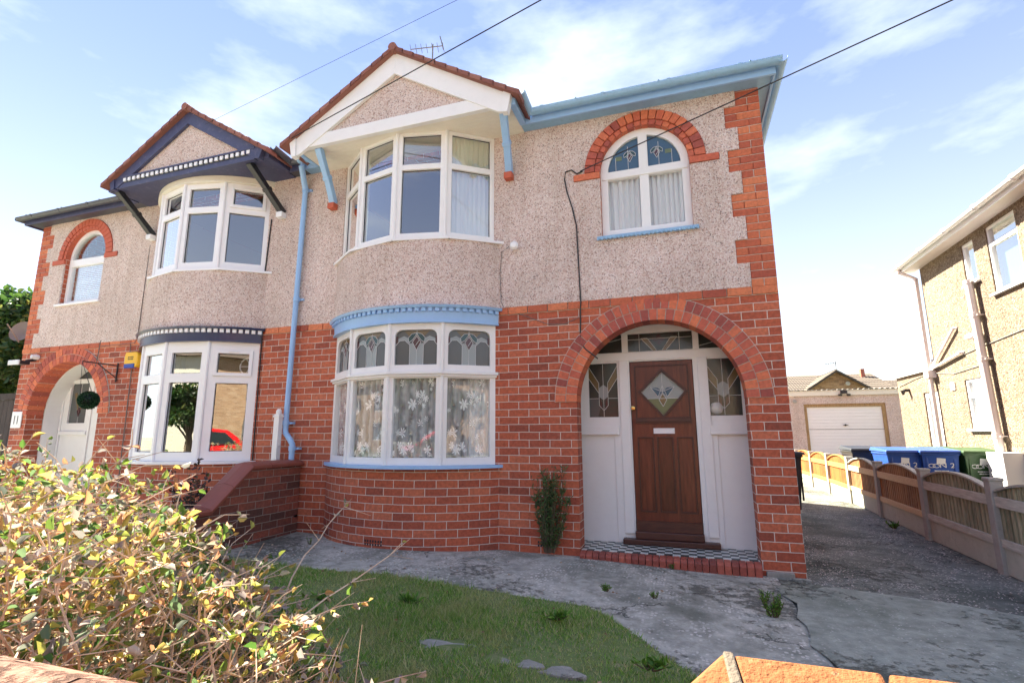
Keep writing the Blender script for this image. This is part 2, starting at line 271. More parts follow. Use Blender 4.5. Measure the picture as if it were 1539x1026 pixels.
def concrete(name, c0, c1, mossc, moss=.5, stone=0.3, stonec=(.55, .52, .47), sscale=45, crack=True):
    m, t, b = newmat(name); v = coords(t)
    n = noise(t, v, 1.2, 9, .66); n1 = noise(t, v, 9, 8, .7); n2 = noise(t, v, 90, 4, .6)
    r = ramp(t, [(.3, c0), (.7, c1)]); t.links.new(n1.outputs[0], r.inputs[0])
    mr = ramp(t, [(.46, (0, 0, 0)), (.62, (1, 1, 1))]); t.links.new(n.outputs[0], mr.inputs[0])
    c = mixc(t, mathn(t, 'MULTIPLY', mr.outputs[0], moss), r.outputs[0], mossc)
    vo = N(t, 'ShaderNodeTexVoronoi'); vo.inputs['Scale'].default_value = sscale; t.links.new(v, vo.inputs['Vector'])
    s = N(t, 'ShaderNodeSeparateColor'); t.links.new(vo.outputs['Color'], s.inputs[0])
    pick = mathn(t, 'MULTIPLY', mathn(t, 'GREATER_THAN', s.outputs[0], 1-stone), mathn(t, 'LESS_THAN', vo.outputs['Distance'], .42))
    clus = ramp(t, [(.42, (0, 0, 0)), (.6, (1, 1, 1))]); t.links.new(noise(t, v, 2.1, 5, .7).outputs[0], clus.inputs[0])
    pick = mathn(t, 'MULTIPLY', pick, clus.outputs[0])
    c = mixc(t, pick, c, stonec)
    h = mathn(t, 'ADD', mathn(t, 'MULTIPLY', n2.outputs[0], .5), n1.outputs[0])
    g1 = noise(t, v, 14, 7, .75); g2 = noise(t, v, .9, 3, .5); gm_ = mathn(t, 'MULTIPLY', g1.outputs[0], g2.outputs[0]); gr = ramp(t, [(.29, (0, 0, 0)), (.35, (1, 1, 1))]); t.links.new(gm_, gr.inputs[0]); c = mixc(t, mathn(t, 'MULTIPLY', gr.outputs[0], .7), c, tuple(x*.45 for x in mossc)); h = mathn(t, 'SUBTRACT', h, gr.outputs[0])
    if crack:
        vc = N(t, 'ShaderNodeTexVoronoi'); vc.feature = 'DISTANCE_TO_EDGE'; vc.inputs['Scale'].default_value = .55
        wn = noise(t, v, 5, 6, .6); av = N(t, 'ShaderNodeVectorMath', operation='MULTIPLY_ADD'); t.links.new(wn.outputs[1], av.inputs[0]); av.inputs[1].default_value = (.35, .35, .35); t.links.new(v, av.inputs[2])
        t.links.new(av.outputs[0], vc.inputs['Vector']); cn = noise(t, v, 1.4, 3); ck = mathn(t, 'MULTIPLY', mathn(t, 'LESS_THAN', vc.outputs['Distance'], .004), mathn(t, 'GREATER_THAN', cn.outputs[0], .53))
        c = mixc(t, mathn(t, 'MULTIPLY', ck, .75), c, (.03, .03, .025)); h = mathn(t, 'SUBTRACT', h, mathn(t, 'MULTIPLY', ck, 1.5))
    t.links.new(c, b.inputs['Base Color']); b.inputs['Roughness'].default_value = .9; bump(t, b, h, .012, .9); return m
M['path'] = concrete('old_concrete', (.23, .225, .19), (.56, .54, .47), (.12, .13, .10), .8, .45, (.66, .62, .56), 38)
M['drive'] = concrete('worn_tarmac', (.085, .09, .075), (.22, .22, .19), (.055, .062, .048), .8, .42, (.55, .49, .45), 50, False)
M['apron'] = concrete('driveway_concrete', (.20, .215, .18), (.40, .41, .35), (.12, .14, .105), .7, .12, (.5, .48, .44), 60)
M['road'] = concrete('road_asphalt', (.05, .05, .05), (.10, .10, .10), (.07, .07, .07), .3, .05, (.2, .2, .2), 60, False)
M['pavement'] = concrete('pavement_concrete', (.34, .33, .31), (.48, .46, .43), (.28, .27, .24), .5, .05, (.5, .5, .5), 60)
M['ground'] = concrete('rough_ground', (.16, .17, .09), (.26, .25, .14), (.10, .13, .05), .7, .1, (.3, .3, .2), 30, False)
M['slab'] = concrete('stone_slab', (.20, .195, .17), (.40, .385, .35), (.2, .21, .15), .6, .08, (.45, .43, .4), 60, False)

M['terracotta'] = concrete('terracotta_coping', (.19, .070, .030), (.27, .105, .045), (.15, .07, .04), .3, .12, (.33, .17, .10), 90, False)
M['terracotta_pink'] = concrete('pink_coping', (.18, .082, .060), (.26, .125, .092), (.12, .07, .055), .5, .25, (.34, .24, .19), 90, False)
for q_ in ('terracotta', 'terracotta_pink'): M[q_].node_tree.nodes['Principled BSDF'].inputs['Specular IOR Level'].default_value = .12
def leafmat(name, stops, transl=.35, rough=.5):
    m, t, b = newmat(name); t.nodes.remove(b); o = [n for n in t.nodes if n.type == 'OUTPUT_MATERIAL'][0]
    g = N(t, 'ShaderNodeNewGeometry'); r = ramp(t, stops); t.links.new(g.outputs['Random Per Island'], r.inputs[0])
    p = N(t, 'ShaderNodeBsdfPrincipled'); p.inputs['Roughness'].default_value = rough; t.links.new(r.outputs[0], p.inputs['Base Color'])
    tl = N(t, 'ShaderNodeBsdfTranslucent'); t.links.new(r.outputs[0], tl.inputs[0])
    mm = N(t, 'ShaderNodeMixShader'); mm.inputs[0].default_value = transl; t.links.new(p.outputs[0], mm.inputs[1]); t.links.new(tl.outputs[0], mm.inputs[2]); t.links.new(mm.outputs[0], o.inputs[0]); return m
M['bushleaf'] = leafmat('autumn_leaves', [(0, (.06, .15, .03)), (.18, (.18, .26, .05)), (.32, (.44, .42, .10)), (.44, (.60, .40, .13)), (.54, (.50, .24, .14)), (.66, (.62, .54, .46)), (.78, (.30, .24, .24)), (.90, (.12, .22, .08)), (1, (.24, .21, .22))], .35, .85)
M['grass'] = leafmat('grass_blades', [(0, (.08, .20, .02)), (.45, (.20, .40, .06)), (.68, (.36, .50, .12)), (.84, (.46, .42, .20)), (1, (.60, .53, .33))], .35, .8)
def patchy(mat, col, sc_, lo_, hi_, amt):
    t = mat.node_tree; r_ = [n for n in t.nodes if n.type == 'VALTORGB'][0]; out_ = r_.outputs[0]; tgt = [l.to_socket for l in out_.links]
    rr = ramp(t, [(lo_, (0, 0, 0)), (hi_, (1, 1, 1))]); t.links.new(noise(t, coords(t), sc_, 5, .65).outputs[0], rr.inputs[0]); c = mixc(t, mathn(t, 'MULTIPLY', rr.outputs[0], amt), out_, col)
    for k in tgt: t.links.new(c, k)
patchy(M['grass'], (.50, .46, .22), 2.3, .46, .60, .6); patchy(M['grass'], (.12, .26, .03), 1.1, .5, .6, .4)
M['weed'] = leafmat('weed_leaves', [(0, (.06, .17, .02)), (.6, (.14, .32, .04)), (1, (.25, .42, .08))], .35)
M['darkleaf'] = leafmat('dark_shrub_leaves', [(0, (.03, .02, .025)), (.6, (.07, .04, .045)), (1, (.10, .12, .06))], .2)
M['treeleaf'] = leafmat('tree_leaves', [(0, (.015, .045, .012)), (.5, (.035, .09, .02)), (.85, (.08, .15, .03)), (1, (.20, .22, .06))], .3)
M['wallplant'] = leafmat('wall_plant_leaves', [(0, (.04, .10, .03)), (.6, (.09, .18, .055)), (1, (.20, .27, .11))], .3)
M['topiary'] = leafmat('topiary_leaves', [(0, (.01, .04, .018)), (1, (.03, .10, .04))], .2)

# ------------------------------------------------------------------ mesh building
WL = {}
MIR = [False]; MSUM = -11.53
class MB:
    def __init__(s): s.v = []; s.f = []; s.m = []; s.uv = []; s.cur = 0
    def face(s, pts, uv=None):
        i = len(s.v); s.v += [tuple(p) for p in pts]; s.f.append(tuple(range(i, i+len(pts)))); s.m.append(s.cur); s.uv.append(uv)
    def mesh(s, verts, faces, uvs=None):
        i = len(s.v); s.v += [tuple(p) for p in verts]
        for k, f in enumerate(faces): s.f.append(tuple(i+a for a in f)); s.m.append(s.cur); s.uv.append(uvs[k] if uvs else None)
        return s
    def box(s, x0, x1, y0, y1, z0, z1, fm=None):
        v = [(x, y, z) for z in (z0, z1) for y in (y0, y1) for x in (x0, x1)]
        if fm: v = [fm(*p) for p in v]
        return s.mesh(v, [(0, 2, 3, 1), (4, 5, 7, 6), (0, 1, 5, 4), (2, 6, 7, 3), (0, 4, 6, 2), (1, 3, 7, 5)])
    def slab(s, outer, holes, fm, d0, d1):
        """polygon with holes in (s,z), pushed from depth d0 to d1 (towards the viewer)"""
        loops = [outer] + list(holes); flat = [p for l in loops for p in l]
        tris = tessellate_polygon([[Vector((a, b, 0)) for a, b in l] for l in loops])
        n = len(flat); v = [fm(a, b, d1) for a, b in flat] + [fm(a, b, d0) for a, b in flat]
        F = []; U = []
        for t in tris:
            F.append(tuple(t)); U.append([flat[k] for k in t])
            F.append(tuple(n+k for k in reversed(t))); U.append([flat[k] for k in reversed(t)])
        o = 0
        for l in loops:
            m = len(l)
            for k in range(m):
                a, b = o+k, o+(k+1) % m; F.append((a, b, n+b, n+a)); 
                L0 = math.dist(flat[a], flat[b]); dd = abs(d1-d0)
                if abs(flat[a][0]-flat[b][0]) < 1e-6: za, zb = flat[a][1], flat[b][1]; U.append([(0, za), (0, zb), (dd, zb), (dd, za)])
                else: U.append(None)
            o += m
        return s.mesh(v, F, U)
    def arc(s, c, r0, r1, a0, a1, z0, z1, n=24, r0b=None, r1b=None, useu=True):
        """curved bar on the bow: centre c=(x,y), radii r0<r1, angles, z range (optionally other radii at the top)"""
        r0b = r0 if r0b is None else r0b; r1b = r1 if r1b is None else r1b
        V = []; F = []; U = []
        for k in range(n+1):
            a = a0 + (a1-a0)*k/n; sx_, cy_ = math.sin(a), -math.cos(a)
            for r, z in ((r0, z0), (r1, z0), (r1b, z1), (r0b, z1)): V.append((c[0]+r*sx_, c[1]+r*cy_, z))
        for k in range(n):
            ua, ub = r1*(a0+(a1-a0)*k/n), r1*(a0+(a1-a0)*(k+1)/n)
            for e in range(4):
                q = (e+1) % 4; F.append((4*k+e, 4*k+q, 4*k+4+q, 4*k+4+e))
                U.append([(ua, z0), (ua, z1), (ub, z1), (ub, z0)] if e == 1 else None)
        F += [(0, 3, 2, 1), (4*n, 4*n+1, 4*n+2, 4*n+3)]; U += [None, None]
        return s.mesh(V, F, U)
    def tube(s, pts, r, seg=10, caps=True):
        pts = [Vector(p) for p in pts]; rr = r if isinstance(r, (list, tuple)) else [r]*len(pts); V = []; F = []
        for k, p in enumerate(pts):
            d = (pts[min(k+1, len(pts)-1)] - pts[max(k-1, 0)]); d = d.normalized() if d.length > 1e-9 else Vector((0, 0, 1))
            up = Vector((0, 0, 1)) if abs(d.z) < .9 else Vector((1, 0, 0)); a = d.cross(up).normalized(); b = d.cross(a)
            for j in range(seg): t = 2*math.pi*j/seg; V.append(p + (a*math.cos(t)+b*math.sin(t))*rr[k])
        for k in range(len(pts)-1):
            for j in range(seg): q = (j+1) % seg; F.append((k*seg+j, k*seg+q, (k+1)*seg+q, (k+1)*seg+j))
        if caps and seg > 2: F += [tuple(range(seg))[::-1], tuple((len(pts)-1)*seg+j for j in range(seg))]
        return s.mesh(V, F)
    def lathe(s, prof, c, axis='z', seg=20):
        V = []; F = []; n = len(prof)
        for j in range(seg):
            t = 2*math.pi*j/seg
            for r, h in prof:
                a, b = r*math.cos(t), r*math.sin(t)
                V.append((c[0]+a, c[1]+b, c[2]+h) if axis == 'z' else (c[0]+a, c[1]-h, c[2]+b) if axis == 'y' else (c[0]+h, c[1]+a, c[2]+b))
        for j in range(seg):
            q = (j+1) % seg
            for k in range(n-1): F.append((j*n+k, q*n+k, q*n+k+1, j*n+k+1))
        F.append(tuple(j*n for j in range(seg))[::-1]); F.append(tuple(j*n+n-1 for j in range(seg)))
        return s.mesh(V, F)
    def build(s, name, mats, parent=None, smooth=False, bevel=0, recalc=True):
        if not isinstance(mats, (list, tuple)): mats = [mats]
        v = np.array(s.v, dtype=float).reshape(-1, 3)
        if MIR[0]: v[:, 0] = MSUM - v[:, 0]
        F = s.f
        me = bpy.data.meshes.new(name)
        lo, hi = v.min(0), v.max(0); c = Vector(((lo[0]+hi[0])/2, (lo[1]+hi[1])/2, lo[2]))
        orig = v.copy(); v = v - np.array(c)
        me.from_pydata(v.tolist(), [], F)
        uvl = me.uv_layers.new(name='UVMap'); data = np.zeros((len(me.loops), 2)); li = 0
        for k, f in enumerate(F):
            u = s.uv[k]
            if u is None:
                P = orig[list(f)]; nrm = np.zeros(3)
                for a in range(len(f)): nrm += np.cross(P[a], P[(a+1) % len(f)])
                ax = int(np.argmax(np.abs(nrm)))
                u = P[:, [1, 2]] if ax == 0 else P[:, [0, 2]] if ax == 1 else P[:, [0, 1]]
            data[li:li+len(f)] = u; li += len(f)
        uvl.data.foreach_set('uv', data.ravel())
        for m in mats: me.materials.append(M[m] if isinstance(m, str) else m)
        me.polygons.foreach_set('material_index', s.m)
        if recalc:
            bm = bmesh.new(); bm.from_mesh(me); bmesh.ops.remove_doubles(bm, verts=bm.verts, dist=1e-5) if not smooth is None else None
            bmesh.ops.recalc_face_normals(bm, faces=bm.faces); bm.to_mesh(me); bm.free()
        if smooth: me.polygons.foreach_set('use_smooth', [True]*len(me.polygons))
        o = bpy.data.objects.new(name, me); sc.collection.objects.link(o)
        pl = WL.get(parent.name, Vector((0, 0, 0))) if parent else Vector((0, 0, 0))
        if parent: o.parent = parent
        o.location = c - pl; WL[o.name] = Vector(c)
        if smooth:
            md = o.modifiers.new('Smooth by angle', 'EDGE_SPLIT'); md.split_angle = R(38)
        if bevel:
            md = o.modifiers.new('bevel', 'BEVEL'); md.width = bevel; md.segments = 2; md.limit_method = 'ANGLE'; md.angle_limit = R(40)
        return o
def thing(name, loc, label, cat, group=None):
    o = bpy.data.objects.new(name, None); o.empty_display_size = .2; sc.collection.objects.link(o); o.location = loc
    WL[o.name] = Vector(loc); o['label'] = label; o['category'] = cat
    if group: o['group'] = group
    return o
def tag(o, label, cat, group=None, kind=None):
    o['label'] = label; o['category'] = cat
    if group: o['group'] = group
    if kind: o['kind'] = kind
    return o
def struct(o): o['kind'] = 'structure'; return o
def copy_tree(o, parent=None):
    c = o.copy(); sc.collection.objects.link(c)
    if parent: c.parent = parent
    for ch in list(o.children): copy_tree(ch, c)
    return c
def textmb(txt, size, fm, d0, d1, font_bold=False):
    cu = bpy.data.curves.new('t', 'FONT'); cu.body = txt; cu.size = size; cu.align_x = 'CENTER'; cu.extrude = .5; cu.resolution_u = 3
    ob = bpy.data.objects.new('t', cu); dg = bpy.context.evaluated_depsgraph_get()
    sc.collection.objects.link(ob); dg.update(); me = bpy.data.meshes.new_from_object(ob.evaluated_get(dg))
    mb = MB(); V = [fm(v.co.x, v.co.y, d1 if v.co.z > 0 else d0) for v in me.vertices]
    mb.mesh(V, [tuple(p.vertices) for p in me.polygons]); bpy.data.objects.remove(ob); bpy.data.curves.remove(cu); bpy.data.meshes.remove(me)
    return mb
FAC = lambda s, z, d: (s, -d, z)
def yplane(y0): return lambda s, z, d: (s, y0-d, z)
def archpts(cx, zs, r, n=28, rz=None):
    rz = rz or r
    return [(cx + r*math.cos(math.pi*k/n), zs + rz*math.sin(math.pi*k/n)) for k in range(n+1)]
def rect(a, b, c, d): return [(a, c), (b, c), (b, d), (a, d)]

# ------------------------------------------------------------------ ground
PX = -5.765                                        # party line between the two halves
def sheetmesh(name, poly, z, mat, thick=.05, zf=None):
    mb = MB(); f = zf or (lambda x, y: z)
    tris = tessellate_polygon([[Vector((a, b, 0)) for a, b in poly]])
    mb.mesh([(a, b, f(a, b)) for a, b in poly], [tuple(t) for t in tris]); return mb.build(name, mat)
g = struct(sheetmesh('ground', rect(-600, 600, -600, 600), -.085, 'ground'))
# path in front of the house, a gently uneven sheet
def gridsheet(name, x0, x1, y0, y1, nx, ny, zf, mat, keep=None):
    mb = MB(); V = [(x0+(x1-x0)*i/nx, y0+(y1-y0)*j/ny) for j in range(ny+1) for i in range(nx+1)]
    F = []
    for j in range(ny):
        for i in range(nx):
            a = j*(nx+1)+i; q = (a, a+1, a+nx+2, a+nx+1)
            cx = sum(V[k][0] for k in q)/4; cy = sum(V[k][1] for k in q)/4
            if keep is None or keep(cx, cy): F.append(q)
    mb.mesh([(x, y, zf(x, y)) for x, y in V], F); return mb.build(name, mat, smooth=True)
def lawn_edge(x):            # nearest (largest) y of the lawn for a given x
    if x < -1.72: return -1.40 - .03*math.sin(x*2.3) - .02*(x+4)
    return -1.45 + (x+1.72)*(-1.19)
ph = lambda x, y: max(-.05, min(.05, -.05-.027*(x+.25))) + .008*math.sin(3.1*x+1)*math.cos(2.7*y)
pth = struct(gridsheet('front_path', -5.62, -.25, -5.6, .62, 180, 200, ph, 'path'))
drv = struct(gridsheet('driveway', -.25, 6.2, -5.6, 16.0, 60, 160, lambda x, y: -.058 + .010*math.sin(1.7*x)*math.cos(1.3*y), 'drive', lambda x, y: not (y > 0.4 and x < 0)))
apr = MB()
poly = [(-.24, -.12)] + [(-.27+.03*math.sin(k*1.9)+.02*math.sin(k*5.3), -.12-.17*k) for k in range(1, 32)] + [(-.27, -5.55), (2.6, -5.55), (1.75, -.9), (.9, -.45), (.35, -.30)]
tr = tessellate_polygon([[Vector((a, b, 0)) for a, b in poly]]); apr.mesh([(a, b, -.040) for a, b in poly], [tuple(t) for t in tr]); struct(apr.build('driveway_apron', 'apron'))
struct(sheetmesh('neighbour_yard', rect(-20, -5.7, -5.6, 8), -.01, 'path'))
struct(sheetmesh('back_garden_ground', rect(-20, -.0, 6.6, 30), -.02, 'ground'))
struct(sheetmesh('pavement', rect(-40, 40, -7.6, -5.62), .0, 'pavement'))
kb = MB(); kb.box(-40, 40, -7.75, -7.6, -.2, .005); struct(kb.build('kerb', 'pavement', bevel=.01))
struct(sheetmesh('road', rect(-60, 60, -14.2, -7.7), -.075, 'road'))
kb = MB(); kb.box(-40, 40, -16.2, -14.2, -.2, .02); struct(kb.build('opposite_pavement', 'pavement'))
# lawn
def in_lawn(x, y): return -5.58 < x < -.55 and -4.62 < y < lawn_edge(x) and (x < -1.72 or y < lawn_edge(x))
lz = lambda x, y: ph(x, y) + .012 + .012*math.sin(5*x)*math.sin(4*y)
struct(gridsheet('lawn_soil', -5.58, -.55, -4.62, -1.2, 200, 140, lz, 'soil', in_lawn))
STONES = [(-2.36, -2.50, .20, .085), (-2.03, -2.58, .10, .055), (-1.83, -2.56, .08, .05), (-1.64, -2.58, .11, .06)]
def np_obj(name, V, F, mat):
    me = bpy.data.meshes.new(name); V = np.asarray(V, dtype=np.float32); F = np.asarray(F, dtype=np.int32); k = F.shape[1]
    c = V.reshape(-1, 3); lo, hi = c.min(0), c.max(0); cc = np.array([(lo[0]+hi[0])/2, (lo[1]+hi[1])/2, lo[2]], dtype=np.float32)
    c = c - cc
    me.vertices.add(len(c)); me.vertices.foreach_set('co', c.ravel()); me.loops.add(F.size); me.loops.foreach_set('vertex_index', F.ravel())
    me.polygons.add(len(F)); me.polygons.foreach_set('loop_start', np.arange(0, F.size, k, dtype=np.int32))
    me.update(calc_edges=True); me.validate()
    me.materials.append(M[mat]); o = bpy.data.objects.new(name, me); sc.collection.objects.link(o); o.location = cc.tolist(); WL[name] = Vector(cc.tolist()); return o
def grass():
    n = 260000; x = RNG.uniform(-5.58, -.55, n); y = RNG.uniform(-4.62, -1.2, n)
    e = np.array([lawn_edge(a) for a in x]); ok = y < e + RNG.uniform(-.03, .03, n) + .02*np.sin(x*23) + .015*np.sin(x*61)
    patch = np.sin(3.1*x+1.3*y)+np.sin(5.3*y-2.2*x+1)+np.sin(9*x+7*y)*.5
    for (sx_, sy_, a, b) in STONES: ok &= ((x-sx_)/a)**2 + ((y-sy_-.012)/(b+.02))**2 > .62 + .3*np.sin(40*x)
    ok &= RNG.uniform(0, 1, n) < .8 + .15*patch
    x, y = x[ok], y[ok]; patch = patch[ok]; n = len(x)
    z = np.array([lz(a, b) for a, b in zip(x, y)]) - .004
    h = RNG.uniform(.008, .040, n)*np.where(RNG.uniform(0, 1, n) < .04, 1.9, 1.0)*(1+.2*patch); a = RNG.uniform(0, 2*np.pi, n); wd = RNG.uniform(.0018, .0042, n); ln = RNG.uniform(.2, 1.1, n)*h; b = RNG.uniform(0, 2*np.pi, n)
    V = np.zeros((n, 3, 3)); V[:, 0] = np.stack([x-wd*np.cos(a), y-wd*np.sin(a), z], 1); V[:, 1] = np.stack([x+wd*np.cos(a), y+wd*np.sin(a), z], 1)
    V[:, 2] = np.stack([x+ln*np.cos(b), y+ln*np.sin(b), z+h], 1)
    return np_obj('lawn_grass', V.reshape(-1, 3), np.arange(n*3).reshape(-1, 3), 'grass')
tag(grass(), 'short patchy green lawn between the path and the front wall', 'grass', kind='stuff')
for i, (a, b, c, d) in enumerate(STONES):
    mb = MB(); pts = []
    for k in range(14):
        t = 2*math.pi*k/14; q = 1 + .22*math.sin(3*t+i) + random.uniform(-.2, .2); pts.append((a+c*q*math.cos(t), b+d*q*math.sin(t)))
    mb.slab(pts, [], lambda s, z, dd: (s, z, dd), -.02, ph(a, b)+.016); o = mb.build('stepping_stone', 'slab', bevel=.006)
    tag(o, ['largest flat grey stone sunk in the lawn, leftmost of four', 'small grey stone beside the largest stone in the lawn', 'narrow grey stone in the lawn, third from the left', 'rightmost flat grey stone sunk in the lawn'][i], 'stone', 'stones in the lawn')

# ------------------------------------------------------------------ leaf helpers
def leaves_mb(P, D, size, aspect=.45, fold=.25, droop=.2):
    """P, D: (n,3) positions and directions; each leaf is a folded six-point blade"""
    n = len(P); D = D/np.linalg.norm(D, axis=1)[:, None]; up = RNG.normal(size=(n, 3)); S = np.cross(D, up); S /= np.linalg.norm(S, axis=1)[:, None]; Nn = np.cross(S, D)
    s = np.asarray(size).reshape(-1, 1)*np.ones((n, 1)); w = s*aspect
    pts = [P, P + D*s*.38 + S*w*.5 + Nn*w*fold, P + D*s*.75 + S*w*.36 + Nn*(w*fold - s*droop*.3), P + D*s - Nn*s*droop, P + D*s*.75 - S*w*.36 + Nn*(w*fold - s*droop*.3), P + D*s*.38 - S*w*.5 + Nn*w*fold]
    V = np.stack(pts, 1).reshape(-1, 3); b = (np.arange(n)*6)[:, None]
    F = np.concatenate([b+[0, 1, 2, 3], b+[0, 3, 4, 5]], 0); return V, F
def add_part(o, parent):
    o.parent = parent; o.location = Vector(o.location) - WL[parent.name]; return o

# ------------------------------------------------------------------ semi-detached house halves
def bow(a, sag): r = (a*a+sag*sag)/(2*sag); return r, r-sag, math.asin(a/r)
def facets(cx, a, sag, n=4, yo=0.0):
    r, yc, th = bow(a, sag); P = [(cx + r*math.sin(-th+2*th*k/n), yo + yc - r*math.cos(-th+2*th*k/n)) for k in range(n+1)]
    out = []
    for k in range(n):
        p, q = Vector((*P[k], 0)), Vector((*P[k+1], 0)); t = (q-p); Lg = t.length; t.normalize(); nn = Vector((t.y, -t.x, 0))
        out.append((Lg, (lambda s, z, d, p=p, t=t, nn=nn: tuple(p + t*s + nn*d + Vector((0, 0, z))))))
    return out
def basket(a, b, z0, z1, r):          # rectangle with a basket-arch head
    pts = [(a, z0), (b, z0), (b, z1-r*1.3)]
    for k in range(1, 8):
        t = math.pi/2*k/8; pts.append((b - r + r*math.cos(t) - .0, z1 - r*.9 + r*.9*math.sin(t) if k > 1 else z1-r*.9))
    pts.append((b-r, z1)); pts.append((a+r, z1))
    for k in range(7, 0, -1):
        t = math.pi/2*k/8; pts.append((a + r - r*math.cos(t), z1 - r*.9 + r*.9*math.sin(t) if k > 1 else z1-r*.9))
    pts.append((a, z1-r*1.3)); return pts
def strip(mb, fm, pts, d, wd=.005, th=.004):
    for (a, b), (c, e) in zip(pts[:-1], pts[1:]):
        t = Vector((c-a, e-b)); 
        if t.length < 1e-6: continue
        t.normalize(); nx, nz_ = -t.y*wd/2, t.x*wd/2
        mb.slab([(a+nx, b+nz_), (a-nx, b-nz_), (c-nx, e-nz_), (c+nx, e+nz_)], [], fm, d, d+th)
LG = ['lgclear', 'lggreen', 'lgred', 'lgamber', 'lgpale', 'lead', 'lgdark', 'lgblue', 'lgolive']
def tulip(mb, fm, cx, zt, sc_, d):
    """leaded bud with two green leaves, top at zt"""
    q = lambda L_: [(cx + x*sc_, zt + z*sc_) for x, z in L_]
    for sgn in (1, -1):
        mb.cur = 1; mb.slab(q([(0, 0), (sgn*.5, -.12), (sgn*.85, -.5), (sgn*.8, -.95), (sgn*.45, -.75), (sgn*.15, -.35)]), [], fm, d, d+.002)
        mb.cur = 5; strip(mb, fm, q([(0, 0), (sgn*.5, -.12), (sgn*.85, -.5), (sgn*.8, -.95), (sgn*.45, -.75), (sgn*.15, -.35), (0, 0)]), d+.001, .0045)
    mb.cur = 2; mb.slab(q([(0, -.35), (.42, -.95), (0, -1.75), (-.42, -.95)]), [], fm, d, d+.002)
    mb.cur = 5; strip(mb, fm, q([(0, -.35), (.42, -.95), (0, -1.75), (-.42, -.95), (0, -.35)]), d+.001, .0045)
    strip(mb, fm, q([(-.1, -1.3), (.25, -.75)]), d+.001, .0045)
def leaded_top(fm, a, b, z0, z1, d, shape=None):
    mb = MB(); c = (a+b)/2; w_ = b-a; mb.cur = 0; mb.slab(shape or rect(a, b, z0, z1), [], fm, d-.004, d)
    zs = z1 - .30*(z1-z0)
    mb.cur = 3; mb.slab([(c-.30*w_, z1-.01), (c+.30*w_, z1-.01), (c+.10*w_, zs+.01), (c-.10*w_, zs+.01)], [], fm, d, d+.0015)
    mb.cur = 4; mb.slab(rect(c-.16*w_, c+.16*w_, z0, zs-.03), [], fm, d, d+.0015)
    for sg in (-1, 1):
        pts = [(c+sg*.5*w_, zs-.06), (c+sg*.40*w_, zs+.0), (c+sg*.28*w_, zs+.005), (c+sg*.16*w_, zs-.05)]
        mb.cur = 4; mb.slab(pts + [(c+sg*.16*w_, zs+.02), (c+sg*.3*w_, zs+.055), (c+sg*.5*w_, zs+.01)], [], fm, d, d+.0015)
        mb.cur = 2; mb.slab(rect(c+sg*.5*w_-(.03 if sg > 0 else 0), c+sg*.5*w_+(.03 if sg < 0 else 0), zs-.035, zs+.05), [], fm, d+.0016, d+.003)
        mb.cur = 5; strip(mb, fm, pts, d+.002); strip(mb, fm, [(c+sg*.16*w_, z0), (c+sg*.16*w_, zs-.05)], d+.002)
    strip(mb, fm, [(c, z0), (c, z1)], d+.0008, .004)
    tulip(mb, fm, c, z1-.03, .115, d+.0035); return mb

def bay_window(house, cx, a, sag, z0, z1, style, parts):
    """four-light bow window; style dict gives bars. returns frame object"""
    fr = MB(); fs = facets(cx, a, sag); panes = []; m0 = style['m']; dep = .07
    for k, (Lg, fm) in enumerate(fs):
        holes = []
        for kind, a_, b_, zz0, zz1 in style['lights'](k, Lg):
            if kind == 'arch': h = basket(a_, b_, zz0, zz1, .085); holes.append(h); panes.append((k, fm, 'lead', a_, b_, zz0, zz1, h))
            else: h = rect(a_, b_, zz0, zz1); holes.append(h); panes.append((k, fm, kind, a_, b_, zz0, zz1, h))
        fr.slab(rect(0, Lg, z0, z1), holes, fm, -dep, 0)
        for kind, a_, b_, zz0, zz1 in style['lights'](k, Lg):
            if kind == 'open':                        # an opening casement stands proud
                wv = .045; fr.slab(rect(a_-wv, b_+wv, zz0-wv, zz1+wv), [rect(a_, b_, zz0, zz1)], fm, -.01, .022)
                c_ = (a_+b_)/2; fr.slab(rect(c_-.07, c_+.07, zz1+wv*.4, zz1+wv*.4+.012), [], fm, .022, .034)
        # post at the joint
        if k:
            p = fm(0, 0, 0); fr.tube([(p[0], p[1], z0), (p[0], p[1], z1)], .022, 10)
        if style.get('mould'):
            zt = style['mould']; fr.slab(rect(-.02, Lg+.02, zt-.035, zt), [], fm, 0, .045); fr.slab(rect(-.01, Lg+.01, zt-.06, zt-.035), [], fm, 0, .025)
    o = fr.build('bay_window', style['mat'], house, bevel=.004)
    for (k, fm, kind, a_, b_, zz0, zz1, h) in panes:
        if kind == 'lead': leaded_top(fm, a_-.003, b_+.003, zz0-.003, zz1, -.035, h).build('leaded_pane', LG, o, recalc=False)
        else:
            mb = MB(); mb.slab(rect(a_-.004, b_+.004, zz0-.004, zz1+.004), [], fm, -.042, -.036); mb.build('pane', style['glass'], o)
            if style.get('gasket'):
                gb = MB(); gb.slab(rect(a_-.002, b_+.002, zz0-.002, zz1+.002), [rect(a_+.007, b_-.007, zz0+.007, zz1-.007)], fm, -.036, -.030); gb.build('gasket', 'black', o)
    return o

